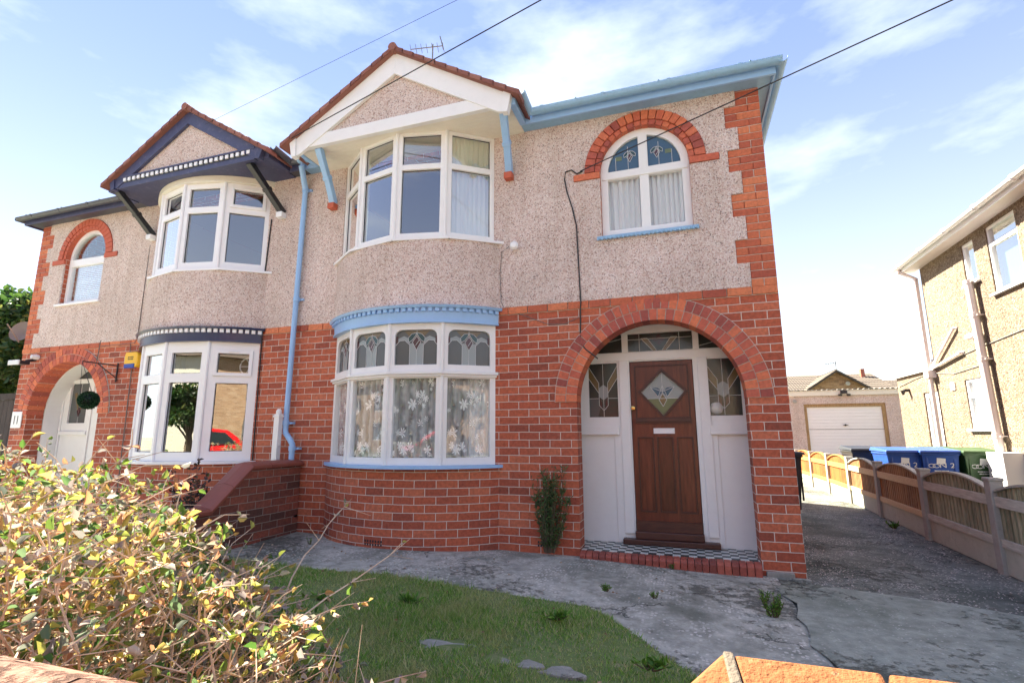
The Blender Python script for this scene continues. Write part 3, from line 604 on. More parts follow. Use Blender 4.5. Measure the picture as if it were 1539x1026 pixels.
def voussoirs(cx, zs, r0, r1, n, d0, d1, gap=.009, start=0, end=math.pi, crown=1.0):
    mb = MB()
    for k in range(n):
        a0 = start + (end-start)*k/n; a1 = start + (end-start)*(k+1)/n; g0 = gap/2/r0; g1 = gap/2/r1
        pts = [(cx+r0*math.cos(a0+g0), zs+r0*math.sin(a0+g0)), (cx+r1*math.cos(a0+g1), zs+r1*math.sin(a0+g1)), (cx+r1*math.cos((a0+a1)/2), zs+r1*math.sin((a0+a1)/2)), (cx+r1*math.cos(a1-g1), zs+r1*math.sin(a1-g1)), (cx+r0*math.cos(a1-g0), zs+r0*math.sin(a1-g0)), (cx+r0*math.cos((a0+a1)/2), zs+r0*math.sin((a0+a1)/2))]
        mb.slab(pts, [], FAC, d0, d1+random.uniform(0, .003))
    return mb
AX, AZ, AR = -1.205, 1.575, .842        # porch arch
WX, WZ, WR, WB = -1.222, 4.19, .485, 3.36  # arched upper window
EZ = 4.88                                # soffit height
def roof_slab(mb, p0, p1, up, run_len, pitch_z, th=.05, rows=10, wave=.22, amp=.016):
    """tiled slope: eaves from p0 to p1, going `up` (horizontal unit vector) for run_len rising pitch_z"""
    p0, p1, up = Vector(p0), Vector(p1), Vector(up); W = (p1-p0).length; t = (p1-p0).normalized(); nu = max(4, int(W/wave*6))
    for r_ in range(rows):
        f0, f1 = r_/rows, (r_+1.12)/rows
        V = []; F = []
        for i in range(nu+1):
            s = W*i/nu; wv = amp*(math.sin(2*math.pi*s/wave))**2
            for f, lift in ((f0, .030+wv), (f1, .002+wv)):
                b = p0 + t*s + up*(run_len*f) + Vector((0, 0, pitch_z*f + lift)); V.append(b)
            b = p0 + t*s + up*(run_len*f0) + Vector((0, 0, pitch_z*f0 + .004+wv*.8)); V.append(b)
        for i in range(nu): F.append((3*i, 3*i+3, 3*i+4, 3*i+1)); F.append((3*i+2, 3*i+5, 3*i+3, 3*i))
        mb.mesh(V, F)
    # body of the slope
    q = [p0, p1, p1+up*run_len+Vector((0, 0, pitch_z)), p0+up*run_len+Vector((0, 0, pitch_z))]
    v = [tuple(x) for x in q] + [tuple(x-Vector((0, 0, th))) for x in q]
    mb.mesh(v, [(0, 1, 2, 3), (7, 6, 5, 4), (0, 4, 5, 1), (1, 5, 6, 2), (2, 6, 7, 3), (3, 7, 4, 0)])

def quoins(narrow_left=True):
    """tooth pattern beside the outer corner: (z course from, to, width)"""
    pat = [(32, 35, 1), (35, 38, 1.5), (38, 41, 1), (41, 44, 1.5), (44, 47, 1), (47, 50, 1.5), (50, 53, 1), (53, 56, 1.5), (56, 58.4, 1)]
    return pat

def half_house(own):
    MIR[0] = not own
    lab = ('brick and pebbledash semi-detached house half with sky blue gutters and brown front door' if own
           else 'left half of the semi-detached pair with navy trim, white plastic windows and white door')
    H = thing('semi_detached_house', (-2.9, 0, 0) if own else (MSUM+2.9, 0, 0), lab, 'house')
    trim = 'blue' if own else 'navy'; win = 'white' if own else 'upvc'
    # --- brick front wall with its openings
    outer = [(PX, -.25), (0, -.25), (0, EZ+.05), (PX, EZ+.05)]
    arch_hole = [(AX+AR, 0.0)] + archpts(AX, AZ, AR) + [(AX-AR, 0.0)]
    win_hole = [(WX+WR, WB)] + archpts(WX, WZ, WR) + [(WX-WR, WB)]
    bx = -4.08 if own else -3.99; lowb = rect(bx-1.03, bx+1.03, .80, 2.60); upb = rect(bx-1.02, bx+1.02, 3.44, 4.80)
    mb = MB(); mb.slab(outer, [arch_hole[::-1], win_hole[::-1], lowb, upb], FAC, -.235, 0)
    mb.build('front_wall', 'brick', H, recalc=False)
    mb = MB(); mb.box(-.235, 0, .235, 6.5, -.25, EZ+.05); mb.build('side_wall', 'brick', H)
    mb = MB(); mb.box(PX, -.235, 6.27, 6.5, -.25, EZ+.05); mb.build('back_wall', 'brick', H)
    # interior: floors and partition
    mb = MB(); mb.box(PX+.02, -.24, .24, 6.2, 2.66, 2.80); mb.box(PX+.02, -.24, .24, 6.2, 4.90, 4.98); mb.box(PX+.02, -.24, .24, 6.2, -.05, .05); mb.build('floor', 'roomfloor', H)
    mb = MB(); mb.box(PX+.02, -.24, 3.0, 3.1, .05, 4.9); mb.box(-2.55, -2.45, .95, 3.0, .05, 4.9); mb.box(PX+.0, PX+.05, .24, 3.0, .05, 4.9); mb.box(-2.6, -2.45, .24, .95, 2.8, 4.9); mb.build('inner_wall', 'roomwall', H)
    # --- pebbledash skin above the string course, toothed round the corner bricks
    zb = 32*COURSE; pts = [(PX, zb)]
    for c0, c1, wdt in quoins(): pts += [(-wdt*BRL, c0*COURSE), (-wdt*BRL, c1*COURSE)]
    pts += [(PX, 58.4*COURSE)]
    ro = WR + .175
    ring = [(WX+ro+.13, WZ-.085), (WX+ro+.13, WZ), (WX+ro, WZ)] + archpts(WX, WZ, ro)[1:-1] + [(WX-ro, WZ), (WX-ro-.13, WZ), (WX-ro-.13, WZ-.085), (WX-WR, WZ-.085), (WX-WR, WB), (WX+WR, WB), (WX+WR, WZ-.085)]
    mb = MB(); mb.slab(pts, [ring[::-1], rect(bx-1.085, bx+1.085, zb+.004, EZ)], FAC, .0, .020); mb.build('pebbledash_wall', 'pebble', H, recalc=False)
    # --- quoin bricks
    mb = MB()
    k = 32
    for c0, c1, wdt in quoins():
        for j in range(3 if c1 != 58.4 else 2):
            za = (c0+j)*COURSE; L_ = wdt*BRL; odd = j % 2
            segs = [(0, BRL/2), (BRL/2, L_)] if (odd == 0) else [(0, BRL), (BRL, L_)]
            for s0, s1 in segs:
                if s1-s0 > .02: mb.slab(rect(-s1+.005, -s0-(.0 if s0 == 0 else .005), za+.005, za+COURSE-.005), [], FAC, .0, .007)
    mb.build('corner_brick', 'quoin', H, bevel=.002)
    mb = MB(); x = -.0; seen_bay = False
    while x > PX+.05:
        x1 = max(x-BRL, PX)
        if not (-5.2 < x1 and x < -2.95) and not (x < -2.9 and x1 > -5.25): mb.slab(rect(x1+.005, x-.005, 31*COURSE+.004, 32*COURSE), [], FAC, 0, .018)
        elif mb.v: mb.build('string_course', 'quoin', H, bevel=.002); mb = MB()
        x = x1
    mb.build('string_course', 'quoin', H, bevel=.002)
    # --- arches
    mb = voussoirs(AX, AZ, AR-.004, AR+.112, 33, -.225, .016); 
    m2 = voussoirs(AX, AZ, AR+.120, AR+.232, 38, .0, .017)
    mb.mesh(m2.v, m2.f); mb.build('porch_arch', 'voussoir', H, bevel=.002)
    mb = MB(); o_ = archpts(AX, AZ, AR+.240, 40); i_ = archpts(AX, AZ, AR, 40); mb.slab(o_ + i_[::-1], [], FAC, 0, .010); mb.build('arch_mortar', 'mortar', H)
    mb = voussoirs(WX, WZ, WR-.003, WR+.055, 20, -.12, .020); m2 = voussoirs(WX, WZ, WR+.06, ro-.004, 22, 0, .032); mb.mesh(m2.v, m2.f)
    for sg in (1, -1):
        xs = sorted((WX+sg*(WR+.003), WX+sg*(ro+.125))); mb.slab(rect(xs[0], xs[1], WZ-.080, WZ-.006), [], FAC, -.05, .034)
    mb.build('window_arch', 'voussoir' if own else 'rust', H, bevel=.003)
    # --- arched upper window
    fr = MB(); yo = yplane(.055); rr = WR
    shape = [(WX+rr, WB+.04)] + archpts(WX, WZ, rr) + [(WX-rr, WB+.04)]
    def quarter(sg, r_, x_in, z_in):
        pts = [(WX+sg*x_in, z_in)]; n = 14; th0 = math.asin(min(1, max(0, (z_in-WZ)/r_)))
        th1 = math.acos(x_in/r_)
        pts += [(WX+sg*r_*math.cos(th0+(th1-th0)*k/n), WZ+r_*math.sin(th0+(th1-th0)*k/n)) for k in range(n+1)]
        return pts
    if own:
        ztr = 4.14; qs = [quarter(s_, rr-.085, .05, ztr+.06) for s_ in (-1, 1)]
        lows = [rect(WX-rr+.08, WX-.05, WB+.13, ztr-.04), rect(WX+.05, WX+rr-.08, WB+.13, ztr-.04)]
        fr.slab(shape, qs + lows, yo, -.06, 0)
        fr.slab(rect(WX-rr+.02, WX+rr-.02, ztr-.035, ztr+.0), [], yo, 0, .012)
    else:
        ztr = 4.12; th = [math.pi*k/24 for k in range(25)]; r_ = rr-.06
        top = [(WX+r_*math.cos(t), max(ztr+.05, WZ+r_*math.sin(t))) for t in th]
        qs = [top]; lows = [rect(WX-rr+.07, WX+rr-.07, WB+.10, ztr-.05)]
        fr.slab(shape, qs + lows, yo, -.06, 0)
    f = fr.build('arched_window', win, H, bevel=.004)
    for q_ in qs:
        if own:
            g_ = MB(); g_.cur = 7; g_.slab(q_, [], yo, -.040, -.036); sg = 1 if sum(p[0] for p in q_)/len(q_) > WX else -1
            g_.cur = 5; strip(g_, yo, [(WX+sg*.17, ztr+.06), (WX+sg*.17, ztr+.36)], -.034); strip(g_, yo, [(WX+sg*.31, ztr+.06), (WX+sg*.31, ztr+.24)], -.034)
            g_.cur = 8; g_.slab(rect(*sorted((WX+sg*.24, WX+sg*.31)), ztr+.20, ztr+.25), [], yo, -.035, -.033)
            tulip(g_, yo, WX+sg*.15, ztr+.30, .078, -.033); g_.build('leaded_pane', LG, f, recalc=False)
        else:
            g_ = MB(); g_.slab(q_, [], yo, -.040, -.036); g_.build('pane', 'glass', f, recalc=False)
    for h_ in lows: g_ = MB(); g_.slab(h_, [], yo, -.040, -.036); g_.build('pane', 'glass_old' if own else 'glass', f)
    sb = MB(); sb.box(WX-rr-.05, WX+rr+.05, -.055, .05, WB-.0, WB+.035)
    if own:
        for k in range(24): x_ = WX-rr-.04 + (2*rr+.08)*k/23.; sb.lathe([(.012, 0), (.012, .03)], (x_, -.055, WB-.012), seg=8)
    sb.build('window_sill', 'blue_gutter' if own else 'upvc', H, bevel=.003)
    # --- bay: brick base, sill, windows, cornice, apron
    cx = -4.08 if own else -3.99
    r, yc, th = bow(1.14, .50); c = (cx, yc)
    mb = MB(); mb.arc(c, r-.2, r, -th, th, -.25, .872, 40); mb.build('bay_brick_wall', 'brick', H, smooth=True)
    mb = MB(); r2, y2, t2 = bow(1.19, .585)
    mb.arc((cx, y2), r2-.35, r2, -t2, t2, .872, .905, 40); mb.build('bay_sill', trim if own else 'upvc', H, smooth=True, bevel=.006)
    def lights_own(k, Lg): return [('glass', .065, Lg-.065, .985, 1.855), ('arch', .065, Lg-.065, 2.005, 2.405)]
    def lights_nl(k, Lg):
        e = 0.0
        L_ = [('glass', .095, Lg-.095, 1.02, 1.93), ('glass', .095, Lg-.095, 2.05, 2.33)]
        if k in (0, 3): L_ = [('glass' if k == 0 else 'glass', .11, Lg-.12, 1.03, 1.92), ('open' if k == 0 else 'glass', .12, Lg-.12, 2.06, 2.32)]
        return L_
    st = dict(m=.06, mat=win, glass='glass_old' if own else 'glass', lights=lights_own if own else lights_nl, mould=1.93 if own else None, gasket=not own)
    bay_window(H, cx, 1.10, .50, .905, 2.48, st, None)
    r, yc, th = bow(1.125, .505)
    mb = MB(); mb.arc((cx, yc), r-.15, r+.012, -th, th, 2.48, 2.655, 48, None, r+.03)
    mb.arc((cx, yc), r-.1, r+.030, -th, th, 2.475, 2.495, 48)
    mb.arc((cx, yc), r-.1, r+.070, -th-.012, th+.012, 2.640, 2.668, 48, None, r+.085)
    nd = 34; mb.cur = 1
    for k in range(nd):
        a0 = -th + 2*th*(k+.2)/nd; a1 = -th + 2*th*(k+.8)/nd; mb.arc((cx, yc), r-.05, r+.055, a0, a1, 2.600 if own else 2.592, 2.642, 2)
    mb.build('bay_cornice', [trim, 'blue' if own else 'upvc'], H, smooth=True)
    r, yc, th = bow(1.16, .51)
    mb = MB(); mb.arc((cx, yc), r-.2, r, -th, th, 2.668, 3.462, 44); mb.build('bay_apron', 'pebble', H, smooth=True)
    r, yc, th = bow(1.24, .56)
    mb = MB(); 
    for Lg, fm in facets(cx, 1.24, .55): mb.slab(rect(-.004, Lg+.004, 3.462, 3.492), [], fm, -.3, 0)
    mb.build('upper_bay_sill', 'white' if own else 'upvc', H)
    def lights_ou(k, Lg):
        L_ = [('glass', .07, Lg-.07, 3.565, 4.375), ('glass', .07, Lg-.07, 4.445, 4.825)]
        return L_
    def lights_nu(k, Lg):
        L_ = [('glass', .08, Lg-.08, 3.60, 4.33), ('glass', .08, Lg-.08, 4.42, 4.70)]
        if k == 3: L_[0] = ('open', .12, Lg-.13, 3.64, 4.27)
        if k == 0: L_[1] = ('open', .12, Lg-.12, 4.45, 4.68)
        return L_
    st = dict(m=.06, mat=win if own else 'upvc', glass='glass', lights=lights_ou if own else lights_nu, gasket=True)
    bay_window(H, cx, 1.095, .50, 3.492, 4.868 if own else 4.775, st, None)
    if not own:
        r, yc, th = bow(1.14, .52); mb = MB(); mb.arc((cx, yc), r-.2, r+.01, -th, th, 4.775, 4.86, 40); mb.build('bay_head', 'cream', H, smooth=True)
    # --- bay gable
    GX, GZ = -4.07, (5.90 if own else 5.86); YF = -.60; SL = .615; GW = 1.60 if own else 1.53
    ap = GZ-.20; hw = (ap-4.98)/SL
    mb = MB(); mb.slab([(GX-hw, 4.98), (GX+hw, 4.98), (GX, ap)], [], yplane(YF), -.08, 0); mb.build('gable_wall', 'pebble', H)
    mb = MB(); mb.slab(rect(-5.36, -2.78, 4.845, 5.005), [], yplane(YF-.005), -.03, .03)
    if not own: mb.slab(rect(-5.36, -2.78, 4.995, 5.02), [], yplane(YF-.005), 0, .05)
    mb.build('gable_fascia', 'white' if own else 'navy_dull', H, bevel=.004)
    if not own:
        mb = MB(); mb.slab(rect(-5.36, -2.78, 4.915, 4.995), [], yplane(YF-.005), .02, .034); mb.cur = 1
        for k in range(26): x0 = -5.28+2.42*k/26; mb.slab(rect(x0, x0+.05, 4.935, 4.985), [], yplane(YF-.005), .028, .05)
        mb.build('dentil_band', ['black', 'upvc'], H)
    mb = MB(); mb.box(-5.50, -2.60, -.60, .0, 4.862, 4.880)
    if own:
        for k in range(1, 8): mb.box(-5.50, -2.60, -.60+k*.075-.002, -.60+k*.075+.002, 4.859, 4.862)
    mb.build('bay_soffit', 'cream' if own else 'navy_dull', H)
    def bargeboard(sg, mat):
        mb = MB(); xf = GX + sg*(GW-.10); zf = GZ - (GW-.10)*SL - .02; wd_ = .265 if own else .175
        pts = [(GX, GZ-.02), (xf, zf), (xf-sg*.05, zf-wd_+.06), (xf-sg*.14, zf-wd_+.07), (GX, GZ-.02-wd_-.03)]
        mb.slab(pts, [], yplane(YF-.035), -.03, .012)
        e = [(xf, zf+.012), (xf+sg*.012, zf), (xf-sg*.035, zf-wd_+.04), (xf-sg*.10, zf-wd_+.05), (xf-sg*.08, zf+.05)]
        mb.slab(e, [], yplane(YF-.035), -.05, .03)
        return mb.build('bargeboard', mat, H, bevel=.003)
    for sg in (1, -1): bargeboard(sg, 'white' if own else 'navy_dull')
    mb = MB()
    for sg in (1, -1):
        e0 = (GX+sg*GW, YF-.10, GZ-GW*SL+.0); e1 = (GX+sg*GW, 2.6, GZ-GW*SL+.0)
        roof_slab(mb, e0, e1, (-sg, 0, 0), GW, GW*SL, th=.035, rows=9)
        # verge tiles, one per course, stepping down the slope
        for k in range(11):
            f0, f1 = k/11, (k+1.08)/11; gw = GW+.02; xa, xb = GX+sg*gw*(1-f0), GX+sg*gw*(1-f1); za, zb_ = GZ-gw*SL*(1-f0), GZ-gw*SL*(1-f1)
            if sg*(xb-GX) < 0: xb = GX; zb_ = GZ
            V = [(xa, YF-.115, za-.03), (xb, YF-.115, zb_-.03), (xb, YF-.115, zb_+.016), (xa, YF-.115, za+.030)]; V2 = [(x, YF+.08, z) for x, y, z in V]
            mb.mesh(V+V2, [(0, 1, 2, 3), (7, 6, 5, 4), (0, 4, 5, 1), (1, 5, 6, 2), (2, 6, 7, 3), (3, 7, 4, 0)])
    for k in range(9):
        y0 = YF-.13+k*.32; mb.tube([(GX, y0, GZ+.0), (GX, y0+.30, GZ+.0)], [.055, .048], 12)
    mb.build('gable_roof', 'tile', H, recalc=False)
    # --- main roof with a hip at the outer end
    mb = MB(); tn = math.tan(R(28)); Xo = .13; Yo = -.22; zr = EZ+.075
    ry = 3.25; rh = (ry-Yo)*tn
    A = (PX, Yo, zr); B = (Xo, Yo, zr); C = (Xo, 6.72, zr); D = (PX, 6.72, zr); E1 = (PX, ry, zr+rh); E2 = (Xo-(ry-Yo), ry, zr+rh)
    mb.mesh([A, B, C, D, E1, E2], [(0, 1, 5, 4), (1, 2, 5), (2, 3, 4, 5), (0, 4, 3), (0, 3, 2, 1)])
    rf = mb.build('roof', 'tile', H)
    if own:
        mb = MB(); mb.box(PX-.35, PX+.35, 3.0, 3.5, zr+rh-.5, zr+rh+.35); mb.box(PX-.4, PX+.4, 2.95, 3.55, zr+rh+.35, zr+rh+.45); mb.build('chimney', 'brick', rf)
        mb = MB(); mx_, my = -5.66, 3.25; mb.tube([(mx_, my, zr+rh+.2), (mx_, my, 9.60)], .014, 8)
        mb.tube([(mx_-.55, my+.0, 9.62), (mx_+.25, my-.05, 9.45)], .010, 6)
        for k in range(7):
            t = k/6; x_ = mx_-.55+.8*t; z_ = 9.62-.17*t; mb.tube([(x_-.02, my, z_+.13), (x_+.03, my, z_-.12)], .006, 5)
        mb.tube([(mx_+.17, my, 9.75), (mx_+.26, my, 9.40)], .012, 5); mb.build('aerial', 'greycable', rf)
    # --- eaves: soffit, fascia, gutter on front and side
    gm = 'blue_gutter' if own else 'darkgutter'; fmn = 'blue' if own else 'navy_dull'
    mb = MB(); mb.box(-2.60, .13, -.19, 0, EZ-.008, EZ+.012); mb.box(.0, .13, .0, 6.6, EZ-.008, EZ+.012); mb.box(PX, -5.46, -.19, 0, EZ-.008, EZ+.012); mb.build('soffit', 'darkgutter' if not own else 'blue_gutter', H)
    mb = MB(); mb.box(-2.53, .145, -.215, -.19, EZ-.035, EZ+.07); mb.box(.12, .145, -.19, 6.7, EZ-.035, EZ+.07); mb.box(PX, -5.52, -.215, -.19, EZ-.035, EZ+.07)
    mb.box(-2.60, -2.53, -.60, -.19, EZ-.03, EZ+.11); mb.box(-5.56, -5.50, -.60, -.19, EZ-.03, EZ+.11)
    mb.build('eaves_fascia', fmn, H, bevel=.003)
    mb = MB()
    def gutter(p, q, r_=.058):
        p, q = Vector(p), Vector(q); t = (q-p).normalized(); s_ = t.cross(Vector((0, 0, 1))); n = 12; V = []
        for P_ in (p, q):
            for k in range(n+1): a = math.pi*k/n; V.append(P_ + s_*(r_*math.cos(a)) - Vector((0, 0, r_*math.sin(a))))
            for k in range(n, -1, -1): a = math.pi*k/n; V.append(P_ + s_*((r_-.006)*math.cos(a)) - Vector((0, 0, (r_-.006)*math.sin(a))))
        m = 2*(n+1); F = [(k, (k+1) % m, m+(k+1) % m, m+k) for k in range(m)] + [tuple(range(m))[::-1], tuple(range(m, 2*m))]; mb.mesh(V, F)
    gz = EZ+.075; gutter((-2.44, -.276, gz), (.195, -.276, gz)); gutter((.195, -.31, gz-.002), (.195, 6.7, gz-.002)); gutter((-2.46, -.62, gz+.03), (-2.46, -.27, gz-.01), .05)
    for x_ in (-2.3, -1.6, -.9, -.2): gutter((x_-.02, -.276, gz+.003), (x_+.02, -.276, gz+.003), .065)
    for x_ in (-1.9, -1.0, -.1): mb.box(x_-.008, x_+.008, -.345, -.215, gz+.0, gz+.006)
    mb.build('gutter', gm, H, smooth=True)
    mb.v, mb.f, mb.m, mb.uv = [], [], [], []
    gutter((PX, -.276, gz), (-5.62, -.276, gz)); gutter((-5.64, -.62, gz+.03), (-5.64, -.27, gz-.01), .05); mb.build('gutter', gm, H, smooth=True)
    # --- brackets under the bay gable
    for xw, xt in ((-2.79, -2.69), (-5.33, -5.20)):
        mb = MB(); a = Vector((xw, -.045, 4.34)); b_ = Vector((xt, -.56, 4.86)); mid = a.lerp(b_, .50) + Vector((0, .03, -.02))
        def bar(p, q, w1, w2):
            d = (q-p).normalized(); s_ = Vector((1, 0, 0)); u = d.cross(s_).normalized(); V = []
            for P_, w_ in ((p, w1), (q, w2)):
                for i, j in ((-1, -1), (1, -1), (1, 1), (-1, 1)): V.append(P_ + s_*i*w_/2 + u*j*w_/2)
            mb.mesh(V, [(0, 1, 2, 3), (7, 6, 5, 4), (0, 4, 5, 1), (1, 5, 6, 2), (2, 6, 7, 3), (3, 7, 4, 0)])
        bar(a, mid, .085, .078); bar(mid-Vector((0, -.004, .004)), mid+Vector((0, -.03, .03)), .095, .095); bar(mid+Vector((0, -.02, .02)), b_, .075, .085)
        mb.build('bracket', 'blue' if own else 'black', H, bevel=.006)
        mb = MB(); mb.box(xw-.05, xw+.05, -.115, -.02, 4.255, 4.335); mb.build('bracket_foot', 'rust' if own else 'upvc', H, bevel=.006)
    # --- porch recess, step
    mb = MB(); mb.box(-2.50, -2.38, .235, .60, .0, 2.66); mb.box(-.12, -.0, .235, .60, 0.0, 2.66); mb.box(-2.38, -.12, .235, .60, 2.52, 2.64); mb.build('porch_lining', 'white', H)
    if own: porch_own(H)
    else: porch_neighbour(H)
    mb = MB(); n = 26; x0, x1 = AX-AR+.004, AX+AR-.004
    for k in range(n):
        a = x0+(x1-x0)*k/n; prof = [(-.085, -.12), (-.085, .030), (-.078, .048), (-.060, .060), (.020, .066), (.020, -.12)]
        V = [(a+.003, y, z) for y, z in prof] + [(a+(x1-x0)/n-.003, y, z) for y, z in prof]; m = len(prof)
        mb.mesh(V, [tuple(range(m)), tuple(range(2*m-1, m-1, -1))] + [(i, (i+1) % m, m+(i+1) % m, m+i) for i in range(m)])
    st_ = mb.build('doorstep', 'quarry', H, bevel=.002)
    mb = MB(); mb.box(x0, x1, .01, .30, -.05, .058); mb.box(-2.38, -.12, .236, .6, -.05, .0615); mb.build('step_bed', 'mortar', H)
    ty, tx = .073, .0765; mw = MB()
    y = .024; j = 0
    while y < .62:
        xa, xb = (x0, x1) if y < .235 else (-2.38, -.12); i0 = math.floor(xa/tx)
        for i in range(i0, int(xb/tx)+1):
            a, b_ = max(xa, i*tx), min(xb, (i+1)*tx)
            if b_-a > .01: mw.cur = (i+j) % 2; mw.box(a+.001, b_-.001, y+.001, y+ty-.001, .05, .0665)
        y += ty; j += 1
    mw.build('porch_tiles', ['pavblack', 'pavwhite'], H)
    MIR[0] = False
    return H

def porch_own(H):
    Y = yplane(.50)
    fr = MB()
    holes = [rect(-2.00, -1.665, 1.425, 2.045), rect(-.715, -.36, 1.425, 2.045), rect(-1.525, -.835, .20, 2.05)]
    top = [rect(-1.53, -.82, 2.165, 2.375), rect(-2.2, -1.60, 2.165, 2.38), rect(-.755, -.2, 2.165, 2.38)]
    fr.slab(rect(-2.38, -.12, .068, 2.52), holes + top, Y, -.05, 0)
    fr.slab(rect(-2.38, -.12, 2.065, 2.155), [], Y, 0, .018)                     # transom
    for x in (-1.64, -.785): fr.slab(rect(x-.0, x+.1 if x < -1 else x+.1, .17, 2.065), [], Y, 0, .02)
    for a, b in ((-2.38, -1.665), (-.70, -.12)):
        fr.slab(rect(a, b, 1.245, 1.325), [], Y, 0, .035); fr.slab(rect(a, b, 1.225, 1.245), [], Y, 0, .05)
    fr.slab(rect(-1.72, -1.64, .07, 1.225), [], Y, 0, .010); fr.slab(rect(-.685, -.63, .07, 1.225), [], Y, 0, .010)
    fr.slab([(-1.45, 2.385), (-.9, 2.385), (-.9, 2.41), (-1.45, 2.41)], [], Y, 0, .01)
    f = fr.build('porch_screen', 'white', H, bevel=.003)
    # leaded side lights
    for sg, (a, b) in ((-1, (-2.003, -1.662)), (1, (-.718, -.357))):
        g_ = MB(); g_.cur = 6; g_.slab(rect(a, b, 1.422, 2.048), [], Y, -.034, -.030); c = (a+b)/2; w_ = b-a
        d = -.029
        for s2 in (-1, 1):
            g_.cur = 3; g_.slab([(c+s2*.15*w_, 1.82), (c+s2*.15*w_, 1.70), (c+s2*.5*w_, 1.88), (c+s2*.5*w_, 2.02)][::1], [], Y, d, d+.002)
            g_.cur = 5; strip(g_, Y, [(c+s2*.15*w_, 1.82), (c+s2*.5*w_, 2.02)], d+.002); strip(g_, Y, [(c+s2*.15*w_, 1.70), (c+s2*.5*w_, 1.88)], d+.002)
            strip(g_, Y, [(c+s2*.15*w_, 1.82), (c+s2*.15*w_, 1.56), (c, 1.50)], d+.002); strip(g_, Y, [(c+s2*.15*w_, 1.64), (c+s2*.5*w_, 1.64)], d+.002)
            g_.cur = 4; g_.slab([(c, 1.80), (c+s2*.15*w_, 1.76), (c+s2*.15*w_, 1.66), (c, 1.62)], [], Y, d, d+.002)
            g_.cur = 2; g_.slab([(c+s2*.02, 1.60), (c+s2*.14*w_, 1.65), (c+s2*.14*w_, 1.57), (c+s2*.02, 1.51)], [], Y, d, d+.002)
        g_.cur = 5; strip(g_, Y, [(c, 2.04), (c, 1.43)], d+.0022); g_.cur = 0; g_.slab([(a, 1.425), (a+.1, 1.425), (a+.16, 1.62), (a, 1.64)], [], Y, d-.0005, d+.0012)
        g_.build('side_light', LG, f, recalc=False)
    g_ = MB(); g_.cur = 6; g_.slab(rect(-1.533, -.817, 2.162, 2.378), [], Y, -.034, -.030); c = -1.18; d = -.029
    for s2 in (-1, 1):
        g_.cur = 3; g_.slab([(c+s2*.03, 2.175), (c+s2*.075, 2.175), (c+s2*.20, 2.32), (c+s2*.13, 2.32)], [], Y, d, d+.002)
        g_.cur = 5; strip(g_, Y, [(c+s2*.03, 2.175), (c+s2*.13, 2.32), (c+s2*.20, 2.32), (c+s2*.075, 2.175)], d+.002); strip(g_, Y, [(c+s2*.22, 2.17), (c+s2*.22, 2.37)], d+.002); strip(g_, Y, [(c, 2.31), (c+s2*.35, 2.31)], d+.002)
    g_.cur = 2
    for dx, dz in ((0, .035), (-.035, 0), (.035, 0), (0, -.035)): g_.slab([(c+dx, 2.295+dz+.03), (c+dx+.03, 2.295+dz), (c+dx, 2.295+dz-.03), (c+dx-.03, 2.295+dz)], [], Y, d+.002, d+.004)
    g_.build('fan_light', LG, f, recalc=False)
    for a, b in ((-2.2, -1.60), (-.755, -.2)):
        g_ = MB(); g_.cur = 6; g_.slab(rect(a, b, 2.162, 2.383), [], Y, -.034, -.03); c = (a+b)/2; g_.cur = 5; strip(g_, Y, [(a, 2.2), (b, 2.33)], -.029); g_.build('fan_light', LG, f, recalc=False)
    # door
    mb = MB(); Yd = yplane(.515); cx, cz = -1.172, 1.70
    dia = [(cx, cz+.225), (cx+.235, cz), (cx, cz-.265), (cx-.235, cz)]
    pans = [rect(-1.465+.21*k, -1.465+.21*k+.165, .40, 1.195) for k in range(3)]
    mb.slab(rect(-1.521, -.839, .205, 2.046), [dia] + pans, Yd, -.04, 0)
    for p in pans: mb.slab(p, [], Yd, -.035, -.014)
    D = mb.build('front_door', 'door', H, bevel=.004)
    mb = MB(); o2 = [(cx, cz+.262), (cx+.272, cz), (cx, cz-.302), (cx-.272, cz)]; mb.slab(o2, [dia], Yd, 0, .014)
    up = rect(-1.455, -.905, 1.375, 1.985); mb.slab(rect(-1.472, -.888, 1.40, 2.0), [up[:0] or rect(-1.458, -.902, 1.414, 1.986)], Yd, 0, .008)
    for p in pans: a, b, c_, d_ = p[0][0], p[1][0], p[0][1], p[2][1]; mb.slab(rect(a-.006, b+.006, c_-.006, d_+.006), [rect(a+.010, b-.010, c_+.010, d_-.010)], Yd, -.014, .007)
    mb.slab(rect(-1.475, -.885, 1.365, 1.405), [], Yd, 0, .03); mb.slab(rect(-1.48, -.88, 1.345, 1.368), [], Yd, 0, .016)
    mb.slab([(-1.52, .305), (-.84, .305), (-.84, .2), (-1.52, .2)], [], Yd, 0, .028)
    mb.build('moulding', 'doordark', D, bevel=.002)
    g_ = MB(); g_.cur = 4; g_.slab(dia, [], Yd, -.026, -.022); d = -.021
    g_.cur = 8; g_.slab([(cx-.17, cz-.075), (cx+.17, cz-.075), (cx, cz-.26)], [], Yd, d, d+.002)
    g_.cur = 3; g_.slab([(cx, cz-.02), (cx+.042, cz-.09), (cx, cz-.165), (cx-.042, cz-.09)], [], Yd, d+.002, d+.004)
    g_.cur = 7
    for s2 in (-1, 1): g_.slab([(cx, cz+.0), (cx+s2*.05, cz-.06), (cx+s2*.13, cz+.055), (cx+s2*.05, cz+.045)], [], Yd, d+.0021, d+.0038)
    g_.cur = 5
    for s2 in (-1, 1): strip(g_, Yd, [(cx, cz+.07), (cx+s2*.05, cz-.06), (cx+s2*.13, cz+.055), (cx, cz+.0)], d+.003)
